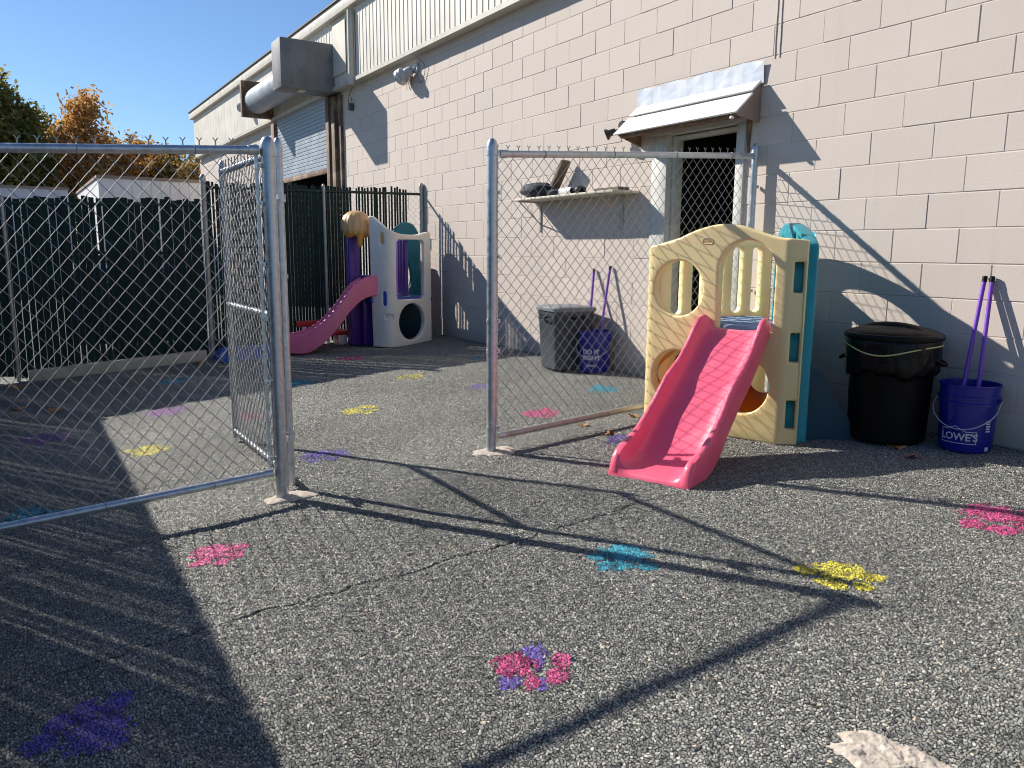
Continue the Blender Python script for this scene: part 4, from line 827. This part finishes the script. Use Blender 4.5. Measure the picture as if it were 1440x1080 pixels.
# buckets
def bucket(label, c, rz, prints):
    U = thing('plastic_bucket', label, 'bucket', zgo(c), rz, group='blue plastic buckets')
    q = MB(); q.lathe([(0,.004),(.126,.004),(.130,.0),(.132,.006),(.139,.17),(.143,.262),(.150,.264),(.150,.276),(.145,.279),(.146,.30),(.153,.302),(.153,.312),(.147,.315),(.149,.362),(.155,.364),(.156,.372),(.153,.375),(.149,.372),(.145,.30),(.136,.05),(.128,.012),(0,.012)], n=56); q.build('body', M['bucket'], U)
    q = MB()
    for sg in (-1, 1): q.tube([(sg*.146,0,.29),(sg*.163,0,.29)], .011, 10)
    q.build('bail_ear', M['bucket'], U)
    q = MB(); q.tube(spl([(-.163,0,.29),(-.155,-.09,.22),(-.10,-.145,.165),(-.03,-.158,.135),(.05,-.157,.14),(.11,-.14,.17),(.155,-.085,.22),(.163,0,.29)], 8), .0028, 6); q.build('bail_handle', M['lampw'], U)
    q = MB()
    def wrap(x_, z_, lift=.0026): r = .1325 + (z_)*.04 + lift; a = -PI/2 + x_/r; return (r*math.cos(a), r*math.sin(a), z_)
    for kind, *a in prints:
        if kind == 'text':
            s_, size, x_, z_ = a; V_, F_ = textmesh(s_, size)
            V_ = [wrap(v[0]*1.0 + x_, v[1] + z_) for v in V_]; q.add(V_, F_)
        elif kind == 'line':
            pts, wd = a; 
            for p, r_ in zip(pts[:-1], pts[1:]):
                d_ = (Vector(r_) - Vector(p)); L__ = d_.length; d_.normalize(); n_ = Vector((-d_.y, d_.x))*wd/2; k = max(2, int(L__/.012)); A_ = []
                for i in range(k+1): m_ = Vector(p) + d_*(-wd/2 + (L__ + wd)*i/k); A_.append([wrap(*(m_+n_), .0022), wrap(*(m_-n_), .0022)])
                q.grid(A_)
        elif kind == 'patch':
            x0, z0, x1, z1 = a; q.grid([[wrap(x0 + (x1-x0)*i/4, z) for z in (z0, z1)] for i in range(5)])
    q.build('printed_lettering', M['print'], U, smooth=False)
    return U
house = [(-.085,.055),(-.085,.138),(-.058,.138),(-.018,.158),(.028,.128),(.075,.128),(.075,.055),(-.085,.055)]
B1 = (.445,-.172)
bucket('blue plastic bucket with white lettering in a house shaped outline, beside the black trash can', B1, rad(14), [('line', [(a*1.15, b*.92) for a, b in house], .0038), ('text', "LOWE'S", .056, -.003, .068)] +
       [('patch', .135+.0*k, .12+k*.014, .165-.005*(k % 2), .128+k*.014) for k in range(5)] + [('patch', .14, .012, .165, .034)])
B2 = (-2.93,-.175)
bucket('blue plastic bucket with two lines of white block letters beside the grey trash can', B2, rad(36), [('text', 'DO IT', .060, 0, .17), ('text', 'RIGHT', .060, 0, .115), ('text', "LOWE'S", .028, 0, .055)])
def scoop(label, c, foot, tip):
    a, b = Vector(foot), Vector(tip); U = thing('long_handled_scoop', label, 'scoop', a, group='purple long handled scoops in the buckets')
    d = b - a; q = MB(); q.tube([(0,0,0), tuple(d)], .0115, 14); q.build('pole', M['pole'], U)
    e = d.normalized(); q = MB(); q.tube([tuple(d - e*.028), tuple(d + e*.004)], .0135, 14); q.build('end_grip', M['blackp'], U)
    q = MB(); u_ = e.cross(Vector((1,0,0))).normalized(); q.box((-.05,-.012,-.02), (.05,.06,.012)); q.build('scoop_pan', M['purple'], U, bevel=.008)
z1 = zg(*B1) + .036; z2 = zg(*B2) + .036
scoop('left hand purple scoop pole in the bucket by the black trash can', None, (B1[0]-.028, B1[1]-.075, z1), (.385, -.02, .945))
scoop('right hand purple scoop pole in the bucket by the black trash can', None, (B1[0]+.062, B1[1]-.05, z1), (.425, -.02, .945))
scoop('purple scoop pole standing left in the bucket beside the grey can', None, (B2[0]-.05, B2[1]-.06, z2), (-3.17, -.02, .91))
scoop('purple scoop pole standing right in the bucket beside the grey can', None, (B2[0]+.05, B2[1]-.03, z2), (-2.93, -.02, .94))

# ------------------------------------------------------------------ shelf and what lies on it
SH = thing('wall_shelf', 'narrow cream wall shelf on two thin brackets behind the right fence panel', 'shelf', (-3.3, 0, 1.575)); zs = 1.575
q = MB(); q.box((-.92,-.30,0),(.72,-.004,.020)); q.build('board', M['board'], SH, bevel=.003)
for x_ in (-.80, .50):
    q = MB(); q.box((x_-.012,-.012,-.30),(x_+.012,-.003,-.002)); q.box((x_-.012,-.27,-.014),(x_+.012,-.013,-.002)); q.tube([(x_,-.26,-.012),(x_,-.012,-.22)], .006, 8); q.build('bracket', M['galvold'], SH)
def rest(name, label, cat, mb, m, loc, rot=0, **k):
    o = mb.build(name, m, **k); o.location = loc; o.rotation_euler = (0,0,rot); return tag(o, label, cat)
zt = 1.596
def lump(sx, sy, sz, seed, n=(18, 24), amp=.18):
    q = MB(); P = []
    for i in range(n[0]+1):
        th = PI*i/n[0]; row = []
        for j in range(n[1]+1):
            ph = 2*PI*j/n[1]; p = Vector((math.sin(th)*math.cos(ph), math.sin(th)*math.sin(ph), math.cos(th))); k = 1 + amp*mn.noise(p*2.1 + Vector((seed,0,0))) + amp*.5*mn.noise(p*5 + Vector((seed,3,0)))
            row.append((p.x*sx*k, p.y*sy*k, max(0, sz + p.z*sz*k)))
        P.append(row)
    return q.grid(P)
rest('folded_bag', 'bulky navy black folded bag at the left end of the wall shelf', 'bag', lump(.22,.12,.075,3), M['cloth'], (-3.93,-.17,zt), rad(5), ang=80)
rest('crumpled_glove', 'small crumpled black glove between the navy bag and the white bottle', 'glove', lump(.12,.08,.035,8, amp=.3), M['cloth'], (-3.60,-.16,zt), 0, ang=80)
q = MB(); Tm = Matrix.Translation((0,0,0)) @ Matrix.Rotation(rad(38), 4, 'Y') ; q.box((-.02,-.05,0),(.02,.05,.40), Tm); rest('wooden_plank', 'short weathered plank leaning up against the wall above the shelf', 'plank', q, M['plank'], (-3.80,-.09,zt+.015), 0, bevel=.004)
q = MB(); q.tube([(-.10,0,.038),(.06,0,.038)], .036, 20); bo = rest('spray_bottle', 'white bottle lying on its side in the middle of the wall shelf', 'bottle', q, M['white'], (-3.40,-.17,zt), rad(4), ang=50)
q = MB(); q.tube([(.06,0,.038),(.085,0,.038),(.10,0,.038)], [.03,.016,.016], 16); q.build('bottle_cap', M['blackp'], bo)
rest('rubber_ball', 'small black rounded object on the wall shelf right of the white bottle', 'rubber ball', lump(.055,.055,.038,5, amp=.08), M['blackp'], (-3.21,-.17,zt), 0, ang=80)
q = MB(); q.box((-.17,-.06,0),(.17,.06,.006)); q.box((-.17,-.06,.006),(.17,-.052,.03)); q.box((-.17,.052,.006),(.17,.06,.03)); q.box((-.17,-.052,.006),(-.162,.052,.03)); q.box((.162,-.052,.006),(.17,.052,.03))
rest('shallow_tray', 'dark shallow tray at the right end of the wall shelf', 'tray', q, M['plank'], (-2.79,-.15,zt), 0, smooth=False)

# ------------------------------------------------------------------ fallen leaves
def leaf(label, c, rz, m, sc_=1.):
    P = []; n = 22
    for k in range(n):
        a = 2*PI*k/n; r = .030*(1 + .55*math.cos(5*a) * (1 if math.cos(a) > -.8 else .3)); P.append((r*math.cos(a), r*math.sin(a), .006 + .010*math.sin(2*a+rz) + .004*math.cos(5*a)))
    q = MB(); q.add([(0,0,.004)] + P, [(0, 1+k, 1+(k+1) % n) for k in range(n)]); q.tube([(-.028,0,.006),(-.06,.004,.012)], .0012, 4)
    o = q.build('fallen_leaf', m, smooth=False); o.location = (c[0], c[1], zg(*c) + .004); o.rotation_euler = (0, rad(6), rz); o.scale = (sc_,)*3
    return tag(o, label, 'leaf', 'dry leaves on the ground')
leaf('tan dry leaf under the bottom rail of the right fence panel', (-1.418,-1.461), .4, M['dry'], 1.1)
leaf('orange dry leaf close to the lower left corner of the beige climber', (-1.36,-1.06), 2., M['dry'], 1.1)
leaf('curled orange dry leaf beside the violet print left of the pink slide', (-1.111,-1.475), 4., M['dry'], 1.)
leaf('pale dry leaf at the foot of the black trash can', (.227,-.455), 1., M['dry'], 1.1)
leaf('reddish dry leaf on the shaded ground in front of the black trash can', (.371,-.56), 3., M['dryp'], 1.1)
leaf('brown dry leaf in the shaded far left corner by the green fence', (-6.35,-4.70), .9, M['dry'], 2.)
leaf('brown dry leaf on the sunlit streak at the far left', (-5.105,-4.72), 2.9, M['dry'], 1.6)
leaf('brown dry leaf at the edge of the sunlit streak behind the near fence', (-4.75,-4.45), 5.1, M['dry'], 1.5)
leaf('small tan leaf lying on the timber beam end', (-6.45,-2.98), 3.3, M['dry'], 1.5)

# ------------------------------------------------------------------ beyond the yard
def shed(name, label, c0, c1, z1, m, roofz):
    U = thing(name, label, 'building', (c0[0], c0[1], -.35)); q = MB(); x0, y0 = c0; x1, y1 = c1
    pr = []; n = int(abs(y1-y0)/.25)
    q.box((0,0,0),(x1-x0,y1-y0,z1+.35))
    for k in range(n): q.box((.0,k*.25+.1,0),(.02,k*.25+.14,z1+.33))
    q.build('wall', m, U, smooth=False)
    q = MB(); a, b = min(0,x1-x0)-.03, max(0,x1-x0)+.05; q.add([(a,-.04,z1+.352),(b,-.04,z1+.352),(b,y1-y0+.04,z1+.352),(a,y1-y0+.04,z1+.352),(a,-.04,z1+.43),(b,-.04,z1+.43),(b,y1-y0+.04,z1+.43+roofz),(a,y1-y0+.04,z1+.43+roofz)], [(0,1,2,3),(4,5,6,7),(0,1,5,4),(1,2,6,5),(2,3,7,6),(3,0,4,7)]); q.build('roof', M['cheek'], U, smooth=False)
    return U
shed('white_shed', 'white metal shed with a dark flat roof edge beyond the green fence', (-22.15,-2.45), (-30,4.), 3.0, M['shed'], .0)
shed('grey_shed', 'long low pale grey shed beyond the left part of the green fence', (-27.2,-9.), (-36,-2.9), 2.95, M['shed2'], .0)
db = thing('dumpster', 'dark blue dumpster half hidden behind the lower green slatted fence', 'dumpster', (-8.6,-3.3,zg(0,-3.3)))
q = MB(); q.prism([(-.6,-.75,.12),(.5,-.75,.12),(.7,-.75,1.05),(-.7,-.75,1.2)], (0,0,0), (0,1.5,0)); q.build('body', M['carmetal'], db, bevel=.02)
q = MB(); q.box((-.72,-.78,1.21),(.0,.78,1.25)); q.build('lid', M['blackp'], db)
for y_ in (-.55,.55): q = MB(); q.tube([(0.35,y_-.03,.06),(0.35,y_+.03,.06)], .06, 12); q.build('wheel', M['blackp'], db)
def tree(label, c, hgt, crown, m, nclump, nleaf, lsz, seed, sparse=1., name='tree'):
    """crown: list of (dx,dy,z,rx,ry,rz) ellipsoids"""
    rr = np.random.default_rng(seed); U = thing(name, label, 'tree', (c[0], c[1], -.35)); tk = MB(); C_ = []; R_ = []
    vol = np.array([e[3]*e[4]*e[5] for e in crown]); vol = vol/vol.sum(); r_ = random.Random(seed)
    th = max(e[2] for e in crown) + .3
    tk.tube([(0,0,0),(.08,.03,hgt*.2),(-.05,.1,hgt*.45),(.1,.0,th)], [hgt*.028, hgt*.022, hgt*.015, hgt*.004], 10)
    for e, wgt in zip(crown, vol):
        k = max(3, int(nclump*wgt))
        for i in range(k):
            d = rr.normal(size=3); d /= np.linalg.norm(d); rad_ = rr.uniform(.35, 1.)**.6; p = np.array(e[:3]) + d*rad_*np.array(e[3:]); C_.append(p); R_.append(rr.uniform(.55, 1.2))
            if i % 5 == 0:
                z0 = hgt*r_.uniform(.25, .6); z0 = min(z0, p[2]*.8); mid = p*np.array([.45,.45,0]) + np.array([0,0,z0 + (p[2]-z0)*.55]); tk.tube([(0,0,z0), tuple(mid), tuple(p)], [hgt*.011, hgt*.006, hgt*.0015], 6, caps=False)
    tk.build('trunk', M['bark'], U)
    C_ = np.array(C_); n = nleaf; ci = rr.integers(0, len(C_), n); sp_ = lsz*4.2*sparse; pos = C_[ci] + rr.normal(size=(n,3))*np.array([sp_, sp_, sp_*.75])*np.array(R_)[ci][:,None]*.55
    a = rr.normal(size=(n,3)); a /= np.linalg.norm(a, axis=1)[:,None]; b = np.cross(a, rr.normal(size=(n,3))); b /= np.linalg.norm(b, axis=1)[:,None]; s_ = lsz*rr.uniform(.5, 1.1, n)[:,None]
    V_ = np.stack([pos - a*s_, pos + b*s_*.55, pos + a*s_, pos - b*s_*.55], 1).reshape(-1,3); Q_ = np.arange(4*n).reshape(-1,4)
    me = npmesh('crown', V_, Q_); tint = np.clip(.5 + .22*rr.normal(size=n) + .25*(rr.uniform(size=len(C_))[ci]-.5), 0, 1); vattr(me, 'tint', np.repeat(tint, 4))
    finish('crown', me, m, U, smooth=False, normals=False); return U
LG = leafmat('dark_green_leaves', (.12,.14,.045), (.27,.25,.08), (.54,.42,.13), .58); LO = leafmat('orange_leaves', (.30,.15,.06), (.52,.28,.09), (.68,.44,.17), .52); LB = leafmat('brown_leaves', (.15,.12,.045), (.36,.22,.07), (.50,.34,.11), .5)
tree('tall dense dark green tree with a yellowing top at the far left edge', (-44,-5.2), 11, [(-.0,-1.2,6.4,3.6,3.6,3.7),(.5,.6,5.4,2.5,2.2,3.5),(0,-1.2,8.9,2.3,2.2,2.0),(0,.9,3.,2.4,2.2,2.4)], LG, 320, 52000, .16, 1)
tree('orange autumn tree with an open crown beside the dark green tree', (-45,-.9), 10, [(0,-.1,6.5,1.9,1.5,2.2),(0,-.1,8.3,1.0,.9,1.3),(0,.6,4.6,2.2,2.2,1.9),(0,2.0,6.3,1.1,1.0,1.1),(0,-1.2,4.2,1.4,1.3,1.6)], LO, 180, 20000, .14, 2, 1.2)
tree('small rust coloured tree just right of the orange tree', (-48,1.9), 8, [(0,-.1,5.9,1.8,1.5,1.7),(0,.9,6.6,1.2,1.0,1.0),(0,1.4,4.8,1.7,1.6,1.6),(0,-1.4,4.4,1.6,1.5,1.6)], LO, 130, 11000, .14, 3, 1.1)
tree('low brown and olive tree beside the left end of the warehouse roof', (-46,4.0), 7.6, [(0,-.7,5.3,1.8,1.5,1.6),(0,1.2,5.3,1.5,1.5,1.6),(0,0,3.4,2.4,2.6,1.9)], LB, 140, 16000, .15, 4)
tree('brown leaved tree partly hidden by the warehouse corner', (-42,4.4), 6.5, [(0,.0,4.7,1.8,1.6,1.5),(0,.0,3.0,1.9,2.0,1.6)], LB, 110, 11000, .15, 5)
tree('bushy dark tree low behind the sheds under the orange tree', (-50,.5), 6, [(0,-2,3.2,2.5,3.,1.9),(0,2,3.2,2.5,2.6,1.9)], LG, 120, 10000, .16, 6)
for k, (za, zb_, lb) in enumerate(((6.75, 5.35, 'upper thin black power line sagging past the trees'), (5.9, 4.7, 'lower thin black power line sagging past the trees'))):
    q = MB(); q.tube([(-38, -14 + i*1.5, za + (zb_-za)*i/20 - 1.1*math.sin(PI*i/20) + .6) for i in range(21)], .014, 5); o = q.build('power_line', M['cable']); tag(o, lb, 'power line')
